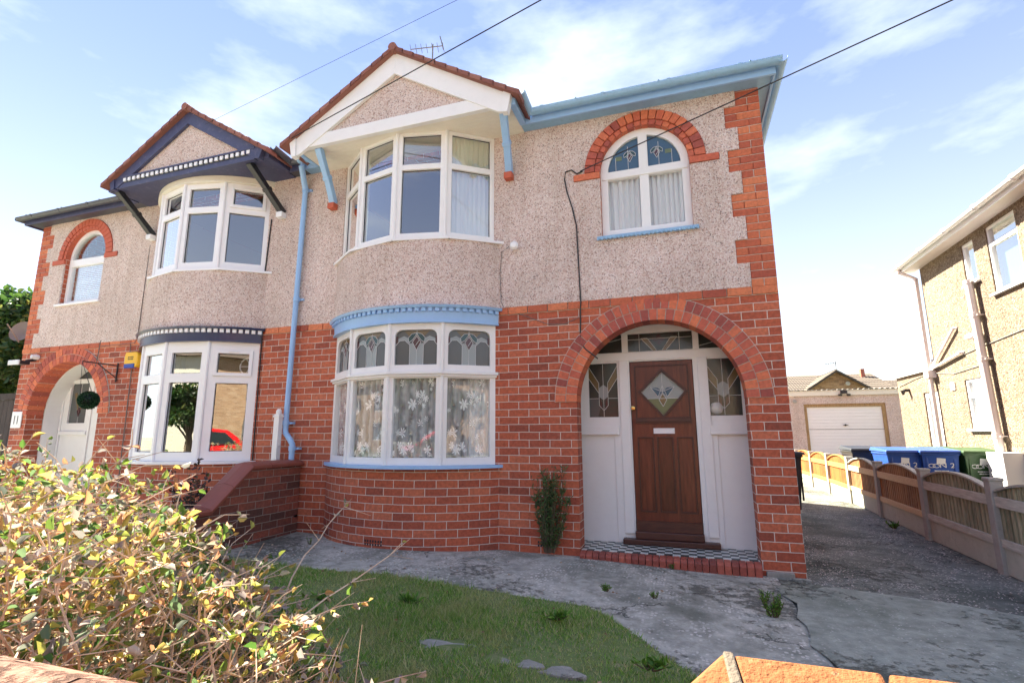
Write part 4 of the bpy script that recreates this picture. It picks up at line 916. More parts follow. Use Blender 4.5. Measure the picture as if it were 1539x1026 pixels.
    strip(g_, Yd, [(cx, cz+.225), (cx, cz-.02), (cx+.042, cz-.09), (cx, cz-.165), (cx-.042, cz-.09), (cx, cz-.02)], d+.004); strip(g_, Yd, [(cx-.17, cz-.075), (cx+.17, cz-.075)], d+.002)
    g_.build('diamond_light', LG, D, recalc=False)
    mb = MB(); mb.lathe([(.0, 0), (.022, 0), (.022, .006), (.010, .010), (.010, .026), (.022, .032), (.026, .045), (.020, .058), (.0, .062)], (-1.497, .51, 1.52), 'y'); mb.build('door_knob', 'brass', D, smooth=True)
    mb = MB(); mb.slab(rect(-1.29, -1.065, 1.235, 1.295), [rect(-1.275, -1.08, 1.247, 1.283)], Yd, 0, .010); mb.slab(rect(-1.275, -1.08, 1.247, 1.283), [], Yd, 0, .006); mb.build('letter_plate', 'upvc', D, bevel=.002)
    mb = MB(); mb.box(-1.66, -.68, .40, .52, .068, .125); mb.box(-1.53, -.83, .44, .53, .125, .20); mb.build('threshold', 'doordark', H, bevel=.008)

def porch_neighbour(H):
    Y = yplane(.48); fr = MB()
    # mirrored: neighbour's door glass lies nearer to the party side
    a, b = MSUM+10.98, MSUM+10.54
    a, b = sorted((a, b)); 
    holes = [rect(a, b, 1.45, 2.12), rect(a-.06, b+.05, 2.20, 2.42)]
    fr.slab(rect(-2.38, -.12, .068, 2.52), holes, Y, -.05, 0); fr.slab(rect(a-.12, b+.10, 1.25, 1.31), [], Y, 0, .04)
    fr.slab(rect(a-.16, a-.12, .1, 2.16), [], Y, 0, .02); fr.slab(rect(b+.12, b+.16, .1, 2.16), [], Y, 0, .02); fr.slab(rect(-2.38, -.12, 2.14, 2.18), [], Y, 0, .02)
    f = fr.build('porch_door', 'white', H, bevel=.004)
    inner = archpts(AX, AZ, AR-.02, 30); outer = archpts(AX, AZ, AR+.02, 30)
    mb = MB(); mb.slab([(AX+AR-.02+.04, .068)] + outer + [(AX-AR-.02, .068), (AX-AR+.02, .068)] + inner[::-1] + [(AX+AR-.02, .068)], [], yplane(0), -.5, -.24); mb.build('arch_lining', 'white', H)
    g_ = MB(); c = (a+b)/2; g_.cur = 0; g_.slab(rect(a, b, 1.45, 2.12), [], Y, -.034, -.03)
    g_.cur = 3; 
    for s2 in (-1, 1): g_.slab([(c, 1.62), (c+s2*.02, 1.62), (c+s2*.16, 1.95), (c+s2*.10, 1.97)], [], Y, -.029, -.027)
    g_.cur = 2; g_.slab([(c, 1.72), (c+.05, 1.65), (c, 1.55), (c-.05, 1.65)], [], Y, -.027, -.025); g_.cur = 5; strip(g_, Y, [(c, 1.45), (c, 2.12)], -.029); g_.build('leaded_pane', LG, f, recalc=False)
    g_ = MB(); g_.cur = 6; g_.slab(rect(a-.06, b+.05, 2.20, 2.42), [], Y, -.034, -.03); g_.build('fan_light', LG, f, recalc=False)

H1 = half_house(True)
H2 = half_house(False)

# extras fixed to our half
def house_extras():
    mb = MB(); p = [(-5.70, -.276, 4.93), (-5.72, -.27, 4.86), (-5.79, -.12, 4.70), (-5.80, -.075, 4.62)]
    mb.tube(p, .040, 12); mb.tube([(-5.80, -.075, 4.63), (-5.835, -.075, 1.36)], .035, 12)
    mb.tube([(-5.835, -.075, 1.38), (-5.835, -.075, 1.32), (-5.82, -.08, 1.26), (-5.72, -.10, 1.17), (-5.685, -.10, 1.12), (-5.685, -.10, 1.04)], .036, 12)
    mb.tube([(-5.685, -.10, 1.08), (-5.685, -.10, .14), (-5.685, -.13, .08)], .035, 12)
    for x, y, z in ((-5.80, -.075, 4.58), (-5.812, -.075, 3.0), (-5.835, -.075, 1.36), (-5.685, -.10, 1.04), (-5.685, -.10, .22)): mb.tube([(x, y, z), (x, y, z+.06)], .044, 12); mb.box(x+.02, x+.085, y+.02, y+.075, z+.015, z+.04)
    mb.build('downpipe', 'blue', H1, smooth=True)
    mb = MB(); mb.lathe([(.0, 0), (.030, 0), (.034, .01), (.034, .045), (.048, .05), (.052, .075), (.035, .10), (0, .108)], (-2.72, -.02, 3.40), 'y'); mb.build('wall_light', 'upvc', H1, smooth=True)
    mb = MB()
    mb.tube([(-1.90, -.03, 4.22), (-1.97, -.035, 4.20), (-2.03, -.03, 4.26), (-2.10, -.028, 4.25), (-2.115, -.028, 4.16), (-2.09, -.028, 4.0), (-2.03, -.028, 3.78), (-1.99, -.028, 3.57), (-1.975, -.028, 3.0), (-1.965, -.03, 2.66), (-1.975, -.012, 2.6), (-1.985, -.012, 2.22), (-1.93, -.012, 2.14), (-1.80, -.022, 2.03)], .008, 6); mb.build('wall_cable', 'cable', H1)
    mb = MB(); mb.tube([(-2.80, -.03, 3.42), (-2.89, -.03, 3.36), (-2.915, -.03, 3.1), (-2.90, -.03, 2.75), (-2.86, -.012, 2.66), (-2.6, -.008, 2.56), (-2.35, -.008, 2.45), (-2.15, -.008, 2.44), (-2.0, -.012, 2.50)], .004, 5); mb.build('thin_wire', 'greycable', H1)
    for x in (-3.92, -2.5):
        r, yc, th = bow(1.14, .5); mb = MB()
        for i in range(7):
            for j in range(2):
                if x < -3: a = -.04+.022*i-.10; mb.arc((-4.08, yc), r, r+.002, a, a+.012, .072+.034*j, .096+.034*j, 1)
                else: mb.box(x+.028*i, x+.028*i+.018, -.002, 0, .072+.034*j, .096+.034*j)
        mb.build('air_brick', 'black', H1)
    # neighbour's
    mb = MB(); mb.tube([(-6.40, -.03, 4.28), (-6.44, -.03, 3.48), (-6.44, -.03, 2.7), (-6.40, -.02, 2.5), (-6.38, -.02, .3)], .009, 6); mb.build('wall_cable', 'cable', H2)
    mb = MB(); mb.tube([(-8.80, -.02, 4.2), (-8.80, -.03, 2.70), (-8.86, -.02, 2.63), (-9.6, -.02, 2.62)], .006, 5); mb.tube([(-8.95, -.02, 2.62), (-8.93, -.02, 2.46)], .006, 5); mb.tube([(-8.85, -.02, 2.22), (-8.82, -.02, .4)], .008, 5); mb.tube([(-9.62, -.02, 2.72), (-9.66, -.02, 2.3)], .007, 5); mb.build('thin_wire', 'greycable', H2)
    mb = MB(); V = lambda s, z, d: (s, -.01-d, z)
    mb.slab([(-8.93, 2.245), (-8.70, 2.245), (-8.67, 2.30), (-8.67, 2.44), (-8.70, 2.475), (-8.93, 2.475), (-8.95, 2.43), (-8.95, 2.29)], [], V, 0, .07); ab = mb.build('alarm_box', 'yellow', H2, bevel=.012)
    mb = MB(); mb.slab(rect(-8.935, -8.72, 2.235, 2.30), [], V, .03, .078); mb.build('alarm_strobe', 'royal', ab, bevel=.006)
    for k, (z0, wd) in enumerate(((2.39, .05), (2.36, .065))): 
        mb = MB(); 
        for i in range(4): mb.slab(rect(-8.87+.03*i, -8.85+.03*i, z0, z0+.02), [], V, .07, .0715)
        mb.build('print', 'ink', ab)
    mb = MB(); V = lambda s, z, d: (s, -.005-d, z); mb.slab(rect(-11.50, -11.25, 1.365, 1.635), [], V, 0, .018); sg = mb.build('number_sign', 'upvc', H2, bevel=.02)
    textmb('11', .20, lambda x, y, d: (-11.375+x*.8, -.005-d, 1.43+y), .018, .0205).build('print', 'ink', sg)
    mb = MB(); mb.tube([(-9.16, -.02, 2.33), (-9.16, -.02, 2.04)], .013, 6); mb.tube([(-9.16, -.02, 2.29), (-9.18, -.50, 2.30)], .009, 6); mb.tube([(-9.16, -.02, 2.10), (-9.17, -.30, 2.29)], .007, 6); mb.build('hanging_bracket', 'black', H2)
    mb = MB(); mb.box(-11.28, -11.05, -.28, -.13, 2.38, 2.44); mb.tube([(-11.12, -.02, 2.48), (-11.12, -.16, 2.44)], .025, 8); mb.cur = 1; mb.box(-11.30, -11.03, -.30, -.275, 2.365, 2.445); mb.build('floodlight', ['black', 'meter'], H2, bevel=.01)
    mb = MB(); mb.lathe([(0, 0), (.04, .0), (.045, .05), (.03, .1), (0, .11)], (-11.07, -.02, 2.52), 'y'); mb.build('motion_sensor', 'upvc', H2, smooth=True)
    mb = MB(); c = Vector((-11.93, .12, 3.05)); n = Vector((.35, -.9, .25)).normalized(); a = n.cross(Vector((0, 0, 1))).normalized(); b = n.cross(a)
    V = [tuple(c - n*.07)]; F = []
    for r_, o_ in ((.09, .04), (.16, .015), (.19, 0)):
        for k in range(20): t = 2*math.pi*k/20; V.append(tuple(c - n*o_ + (a*math.cos(t)+b*math.sin(t))*r_))
    for k in range(20): F.append((0, 1+k, 1+(k+1) % 20))
    for q in range(2):
        for k in range(20): F.append((1+q*20+k, 1+q*20+(k+1) % 20, 21+q*20+(k+1) % 20, 21+q*20+k))
    mb.mesh(V, F); mb.tube([c-n*.06, (-11.55, .35, 3.0)], .015, 6); mb.tube([c-Vector((0, 0, .2)), c+n*.28], .01, 6); mb.build('satellite_dish', 'greycable', H2, smooth=True)
house_extras()

# ------------------------------------------------------------------ curtains and things behind the glass
def curtain(name, fm, s0, s1, z0, z1, d, mat, label, folds=9, amp=.018, scal=False, group=None, taper=0):
    mb = MB(); nx = folds*10; nz_ = 12; V = []; F = []; U = []; ph0 = random.uniform(0, 6)
    for j in range(nz_+1):
        for i in range(nx+1):
            f = i/nx; g_ = j/nz_; s = s0+(s1-s0)*f; a = amp*(.6+.4*(1-g_)); dd = d + a*math.sin(2*math.pi*folds*f+ph0+.8*math.sin(3*f*math.pi+g_*.7)) + .4*a*math.sin(2*math.pi*folds*2.3*f+g_)
            z = z1 + (z0-z1)*g_
            if scal and j == nz_: z += .035*abs(math.sin(math.pi*folds*.8*f))
            s += taper*g_*(s1-s0)*.12*math.sin(f*7)
            V.append(fm(s, z, dd))
    st = (s1-s0)*1.4
    for j in range(nz_):
        for i in range(nx):
            a = j*(nx+1)+i; F.append((a, a+1, a+nx+2, a+nx+1)); U.append([(st*i/nx, z1-(z1-z0)*j/nz_), (st*(i+1)/nx, z1-(z1-z0)*j/nz_), (st*(i+1)/nx, z1-(z1-z0)*(j+1)/nz_), (st*i/nx, z1-(z1-z0)*(j+1)/nz_)])
    mb.mesh(V, F, U); o = mb.build(name, mat, smooth=True, recalc=False); o.modifiers.clear(); tag(o, label, 'curtain', group); return o
fs = facets(-4.08, 1.10, .50)
for k, nm in ((0, 'at the narrow far left light of the ground floor bow window'), (1, 'in the second light of the ground floor bow window'), (2, 'in the third light of the ground floor bow window'), (3, 'in the widest right light of the ground floor bow window')):
    Lg, fm = fs[k]; curtain('lace_curtain', fm, .01, Lg-.01, .96, 1.99, -.075, 'lace', 'white flowered lace curtain ' + nm, 7, .016, True, 'lace curtains in the bow window')
Lg, fm = fs[3]; curtain('tied_curtain', fm, Lg*.55, Lg+.02, .94, 2.42, -.13, 'net', 'plain white curtain gathered at the right edge of the ground floor bow window', 4, .025)
fu = facets(-4.08, 1.095, .50)
Lg, fm = fu[3]; curtain('full_curtain', fm, .03, Lg+.02, 3.52, 4.86, -.085, 'net', 'long white curtain filling the right light of the upper bow window', 9, .02)
curtain('valance_curtain', fm, .03, Lg+.02, 4.42, 4.86, -.055, 'drape', 'pale cream curtain top in the upper right bow light', 8, .012)
Lg, fm = fu[0]; curtain('full_curtain', fm, .10, Lg*.8, 3.52, 4.86, -.15, 'drape', 'narrow cream curtain in the far left light of the upper bow window', 4, .02)
yw = yplane(.055)
curtain('net_curtain', yw, WX-.45, WX-.02, WB+.06, 4.13, -.075, 'net', 'white net curtain in the left light of the arched upstairs window', 6, .022, False, 'net curtains in the arched window')
curtain('net_curtain', yw, WX+.03, WX+.45, WB+.06, 4.13, -.075, 'net', 'white net curtain in the right light of the arched upstairs window', 7, .022, False, 'net curtains in the arched window')
curtain('side_curtain', yw, WX-.42, WX-.23, 4.10, 4.6, -.085, 'net', 'narrow white curtain behind the left leaded quarter of the arched window', 3, .015)
def bow_blind(): 
    mb = MB(); Y = lambda s, z, d: (MSUM-s, .055-d, z)
    for k in range(22):
        z = WB+.12+k*.033; mb.slab([(WX-.40, z), (WX+.40, z+.004*math.sin(k)), (WX+.40, z+.019), (WX-.40, z+.015)], [], Y, -.13-.0, -.12)
    o = mb.build('venetian_blind', 'upvc'); tag(o, 'white slatted blind in the arched upstairs window of the left house', 'blind')
bow_blind()
mb = MB(); mb.lathe([(0, 0), (.055, 0), (.09, .03), (.1, .07), (.09, .12), (.05, .165), (0, .18)], (-.62, .60, 1.43), 'z', 18); tag(mb.build('lamp_globe', 'pavwhite', smooth=True), 'white round ornament on the sill behind the right porch side light', 'ornament')
# wheel ornament hanging in the neighbour's front window
mb = MB(); c = Vector((-6.62, .05, 2.17)); pr = []
for k in range(25): t = 2*math.pi*k/24; pr.append(c+Vector((.13*math.cos(t), 0.06*math.cos(t), .13*math.sin(t))))
mb.tube(pr, .010, 6)
for k in range(6): t = math.pi*k/3; mb.tube([c, c+Vector((.13*math.cos(t), .06*math.cos(t), .13*math.sin(t)))], .008, 5)
mb.tube([c+Vector((0, 0, .13)), c+Vector((.03, 0, .3))], .004, 4); tag(mb.build('wheel_ornament', 'upvc'), 'white spoked wheel ornament hanging in the left house front window', 'ornament')

# ------------------------------------------------------------------ garden walls
def party_wall():
    H = thing('garden_wall', (-5.71, -2.3, 0), 'low weathered brick wall between the two front gardens with red sloping coping', 'wall')
    prof = [(-.02, .86), (-.80, .86), (-1.30, .44), (-4.72, .44)]
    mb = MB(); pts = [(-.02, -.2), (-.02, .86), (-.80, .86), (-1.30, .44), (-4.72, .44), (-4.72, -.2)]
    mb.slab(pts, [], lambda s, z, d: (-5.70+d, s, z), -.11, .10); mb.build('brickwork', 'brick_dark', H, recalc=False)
    mb = MB(); cs = [(-.145, .0), (-.145, .035), (-.11, .055), (0, .075), (.11, .055), (.145, .035), (.145, 0)]
    P = [(-.0, .862), (-.81, .862), (-1.31, .442), (-4.75, .442)]
    for a, b in zip(P[:-1], P[1:]):
        Lg = math.dist(a, b); n = max(1, round(Lg/.32)) if a[1] == b[1] else 2
        for k in range(n):
            f0, f1 = k/n+(.003/Lg), (k+1)/n-(.003/Lg); ya, za, yb, zb = a[0]+(b[0]-a[0])*f0, a[1]+(b[1]-a[1])*f0, a[0]+(b[0]-a[0])*f1, a[1]+(b[1]-a[1])*f1
            V = [(-5.705+x, ya, za+z) for x, z in cs] + [(-5.705+x, yb, zb+z) for x, z in cs]; m = len(cs)
            mb.mesh(V, [tuple(range(m)), tuple(range(2*m-1, m-1, -1))] + [(i, (i+1) % m, m+(i+1) % m, m+i) for i in range(m)])
    mb.build('coping', 'terracotta_old', H, bevel=.004)
party_wall()
def front_wall():
    H = thing('front_wall', (-2.9, -4.82, 0), 'low front boundary wall with rounded pinkish terracotta coping under the bush', 'wall')
    mb = MB(); mb.box(-5.8, -1.30, -4.93, -4.71, -.25, .70); mb.build('brickwork', 'brick', H)
    mb = MB(); n = 14
    for k in range(n):
        a, b = -5.85+4.55*k/n+.004, -5.85+4.55*(k+1)/n-.004; cs = [(-.17, -.03), (-.17, .02), (-.12, .065), (-.05, .095), (.05, .095), (.12, .065), (.17, .02), (.17, -.03)]; m = len(cs)
        V = [(a, -4.83+y, .735+z) for y, z in cs] + [(b, -4.83+y, .735+z) for y, z in cs]
        mb.mesh(V, [tuple(range(m)), tuple(range(2*m-1, m-1, -1))] + [(i, (i+1) % m, m+(i+1) % m, m+i) for i in range(m)])
    mb.build('coping', 'terracotta_pink', H, smooth=True, bevel=.006)
    G = thing('gate_pier_wall', (-.6, -4.75, 0), 'short front wall by the driveway topped with bright orange ridged coping', 'wall')
    mb = MB(); mb.box(-.90, -.10, -4.86, -4.64, -.25, .80); mb.build('brickwork', 'brick', G)
    zr, y0 = .925, -4.60
    def prism(mb, A, B, C, D, E, F_): pass
    mb = MB(); xa, xj, xe = -.925, -.66, -.05
    # ridged coping: ridge along x, steep back, broad front, hipped at its left end
    yb, yf, zb = y0+.05, y0-.34, .80
    V = [(xa, y0, zr), (xj-.003, y0-.004, zr-.002), (xa-.06, yf, zb+.02), (xj-.003, yf, zb+.02), (xa-.03, yb, zb+.02), (xj-.003, yb, zb+.02), (xa-.06, yf, zb), (xj-.003, yf, zb), (xa-.03, yb, zb), (xj-.003, yb, zb), (xa-.17, y0-.12, zb+.02)]
    mb.mesh([(xa, y0, zr), (xa-.25, yf, zb+.01), (xa+.02, yf, zb+.04), (xa-.10, yb, zb+.01), (xa-.25, yf, zb-.02), (xa-.10, yb, zb-.02), (xa+.02, yf, zb-.02), (xa+.0, yb, zb-.02), (xa+.0, yb, zb+.02)],
            [(0, 1, 2), (0, 3, 1), (1, 3, 5, 4), (1, 4, 6, 2), (0, 8, 3), (3, 8, 7, 5), (4, 5, 7, 6)])
    mb.build('hip_coping', 'terracotta', G, bevel=.004)
    mb = MB(); mb.mesh([(xa-.002, y0+.002, zr+.003), (xa+.012, y0+.002, zr+.003), (xa+.022, yf, zb+.05), (xa+.045, yf, zb+.05), (xa-.0, y0+.002, zr-.05), (xa+.012, y0+.002, zr-.05), (xa+.022, yf, zb-.0), (xa+.045, yf, zb-.0)], [(0, 1, 3, 2), (4, 6, 7, 5), (0, 4, 5, 1), (1, 5, 7, 3), (2, 3, 7, 6), (0, 2, 6, 4)])
    mb.build('mortar_joint', 'jointmortar', G, bevel=.003)
    for a, b in ((xa+.012, -.735), (-.728, -.42), (-.413, -.07)):
        mb = MB(); cs = [(y0, zr), (yf, zb+.045), (yf, zb-.02), (yb, zb-.02), (yb, zb+.03)]; m = 5
        off = .033 if a < -.9 else 0
        V = [(a + (off if i in (1, 2) else 0), y, z) for i, (y, z) in enumerate(cs)] + [(b, y, z) for y, z in cs]
        mb.mesh(V, [tuple(range(m)), tuple(range(2*m-1, m-1, -1))] + [(i, (i+1) % m, m+(i+1) % m, m+i) for i in range(m)]); mb.build('coping', 'terracotta', G, bevel=.005)
front_wall()
mb = MB(); mb.box(-5.925, -5.845, -.19, -.12, -.05, 1.50); mb.box(-5.935, -5.835, -.20, -.11, 1.46, 1.485); mb.lathe([(0, 0), (.028, 0), (.035, .03), (.034, .055), (.02, .078), (0, .085)], (-5.885, -.155, 1.485)); mb.box(-5.84, -5.832, -.17, -.14, 1.1, 1.2)
tag(mb.build('gate_post', 'white', bevel=.005), 'thin white timber post with rounded top beside the blue downpipe', 'post')
# dark fence at far left
def plank_fence(name, x0, x1, y, h, mat, label):
    H = thing(name, ((x0+x1)/2, y, 0), label, 'fence'); mb = MB(); x = x0
    while x < x1: mb.box(x, min(x+.14, x1)-.006, y, y+.02, 0, h-.12+random.uniform(-.006, .006)); x += .14
    mb.build('boards', mat, H); mb = MB(); mb.box(x0-.02, x1, y-.03, y+.05, h-.12, h); mb.build('top_rail', mat, H, bevel=.004)
plank_fence('side_fence', -18, -11.7, 1.0, 2.07, 'darkwood', 'tall dark timber fence beside the left house')

# ------------------------------------------------------------------ fence along the drive
def drive_fence():
    H = thing('garden_fence', (1.9, 4, 0), 'low arched timber panel fence on concrete posts along the driveway', 'fence')
    P = [(1.74, -2.6), (1.76, -.92), (1.80, .77), (1.84, 2.42), (1.91, 4.28), (1.965, 6.01), (1.995, 7.65), (1.98, 9.17), (1.95, 10.75), (1.93, 12.3), (1.92, 13.6)]
    for i, (x, y) in enumerate(P):
        mb = MB(); h = .785 if y > 1 else .80
        mb.box(x-.055, x+.055, y-.055, y+.055, -.1, h); mb.box(x-.062, x+.062, y-.062, y+.062, h-.02, h+.012); mb.build('post', 'stonepost', H, bevel=.008)
    for i, ((x0, y0), (x1, y1)) in enumerate(zip(P[:-1], P[1:])):
        a = Vector((x0, y0, 0)); b = Vector((x1, y1, 0)); t = (b-a).normalized(); nn = Vector((-t.y, t.x, 0)); Lg = (b-a).length
        fm = lambda s, z, d: tuple(a + t*s + nn*d + Vector((0, 0, z)))
        bm_, rm = ('fencegrey', 'railgrey') if i < 3 else ('fencebrown', 'railtan') if i < 5 else ('fenceorange', 'fenceorange')
        g_ = MB(); g_.slab(rect(.05, Lg-.05, -.05, .19), [], fm, -.02, .02); g_.build('gravel_board', 'gravelboard', H, bevel=.003)
        pn = MB(); s = .055; top = lambda s: .675 + .115*math.sin(math.pi*min(1, max(0, (s-.05)/(Lg-.1))))**.8
        wb = .082
        while s < Lg-.06:
            e = min(s+wb-.004, Lg-.055); pn.slab([(s, .19), (e, .19), (e, top(e)), (s, top(s))], [], fm, -.012, -.002 + random.uniform(-.003, .003)); pn.slab([(s+.5*(e-s), .19), (e+.004, .19), (e+.004, top(e)), (s+.5*(e-s), top(s+.5*(e-s)))], [], fm, -.002, .008); s += wb
        p = pn.build('panel', bm_, H, recalc=False)
        rl = MB()
        for z0, z1 in ((.19, .265), (.55, .645)): rl.slab(rect(.05, Lg-.05, z0, z1), [], fm, .010, .035)
        rl.build('rail', rm, p, bevel=.003)
        cp = MB(); n = 16
        for k in range(n):
            sa, sb_ = .05+(Lg-.1)*k/n, .05+(Lg-.1)*(k+1)/n; cp.slab([(sa, top(sa)), (sb_, top(sb_)), (sb_, top(sb_)+.02), (sa, top(sa)+.02)], [], fm, -.03, .035)
        cp.build('capping', rm if i > 4 else 'railgrey', p)
drive_fence()

# ------------------------------------------------------------------ wheelie bins
def make_bin(mat, marks):
    t = thing('wheelie_bin', (0, 0, 0), '-', 'wheelie bin', 'wheelie bins by the neighbouring house'); sx_, sy_ = .26, .31
    mb = MB(); V = []
    for z, f in ((.06, .80), (.80, .97), (.86, 1.0), (.90, 1.0)): V += [(-sx_*f, -sy_*f, z), (sx_*f, -sy_*f, z), (sx_*f, sy_*f, z), (-sx_*f, sy_*f, z)]
    F = [(3, 2, 1, 0), (12, 13, 14, 15)]
    for k in range(3):
        for j in range(4): F.append((4*k+j, 4*k+(j+1) % 4, 4*k+4+(j+1) % 4, 4*k+4+j))
    mb.mesh(V, F); mb.box(-sx_-.015, sx_+.015, -sy_-.02, sy_, .865, .905)
    for x in (-.19, .19): mb.box(x-.02, x+.02, -sy_*.985, -sy_*.9, .2, .86)
    mb.build('body', mat, t, bevel=.012)
    mb = MB(); V = [(-sx_-.03, -sy_-.05, .905), (sx_+.03, -sy_-.05, .905), (sx_+.03, sy_+.03, .92), (-sx_-.03, sy_+.03, .92), (-sx_-.02, -sy_-.04, .94), (sx_+.02, -sy_-.04, .94), (sx_+.01, sy_, .985), (-sx_-.01, sy_, .985)]
    mb.mesh(V, [(3, 2, 1, 0), (4, 5, 6, 7), (0, 1, 5, 4), (1, 2, 6, 5), (2, 3, 7, 6), (3, 0, 4, 7)]); mb.tube([(-.2, sy_+.06, .95), (.2, sy_+.06, .95)], .016, 8); mb.box(-.2, -.16, sy_, sy_+.06, .93, .97); mb.box(.16, .2, sy_, sy_+.06, .93, .97); mb.build('lid', mat, t, bevel=.015)
    for x in (-.24, .24):
        mb = MB(); mb.lathe([(0, -.022), (.085, -.022), (.1, -.01), (.1, .01), (.085, .022), (0, .022)], (x, sy_-.02, .10), 'x', 20); mb.build('wheel', 'rubber', t, smooth=True)
    if marks:
        pf = lambda x, y, d: (x, -(sy_*(.80+.17*(y-.06)/.74)) - d, y)
        mb = MB(); mb.slab([(-.06, .72), (.06, .72), (.07, .81), (-.05, .82)], [], pf, .004, .006)
        for dx in (-.13, -.07): mb.tube([pf(dx+.045*math.cos(a_*math.pi/6), .69+.03*math.sin(a_*math.pi/6), .006) for a_ in range(13)], .006, 5)
        mb.build('logo', 'print', t); mb = MB(); q = textmb('N 2', .14, lambda x, y, d: pf(x+.08, .66+y*.8, d), .004, .006); mb.mesh(q.v, q.f)
        for k, (a_, b_) in enumerate(((-.10, .10), (-.08, .12))):
            x = a_
            while x < b_: e = min(b_, x+random.uniform(.02, .05)); mb.slab(rect(x, e-.006, .60-.035*k, .615-.035*k), [], pf, .004, .006); x = e
        mb.build('number', 'print', t)
    return t
def place(t, loc, rz, label): t.location = loc; t.rotation_euler = (0, 0, R(rz)); t['label'] = label
b0 = make_bin('binblue', True); b1 = copy_tree(b0)
place(b0, (2.58, 5.52, 0), 4, 'blue recycling bin beside the black bin, left of the two blue ones')
place(b1, (3.10, 5.45, 0), -3, 'blue recycling bin between the other blue bin and the green bin')
g0 = make_bin('bingreen', True); g1 = copy_tree(g0)
place(g0, (3.63, 5.38, 0), 2, 'dark green bin standing against the white meter box')
place(g1, (3.50, 6.15, 0), 10, 'pale green bin half hidden behind the front green bin')
k0 = make_bin('binblack', False); k1 = copy_tree(k0)
place(k0, (2.32, 6.5, 0), 3, 'black bin just behind the fence, next to the blue bins')
place(k1, (.44, 4.0, 0), 90, 'black bin mostly hidden behind the right corner of the house')
k1['group'] = 'wheelie bins by the neighbouring house'

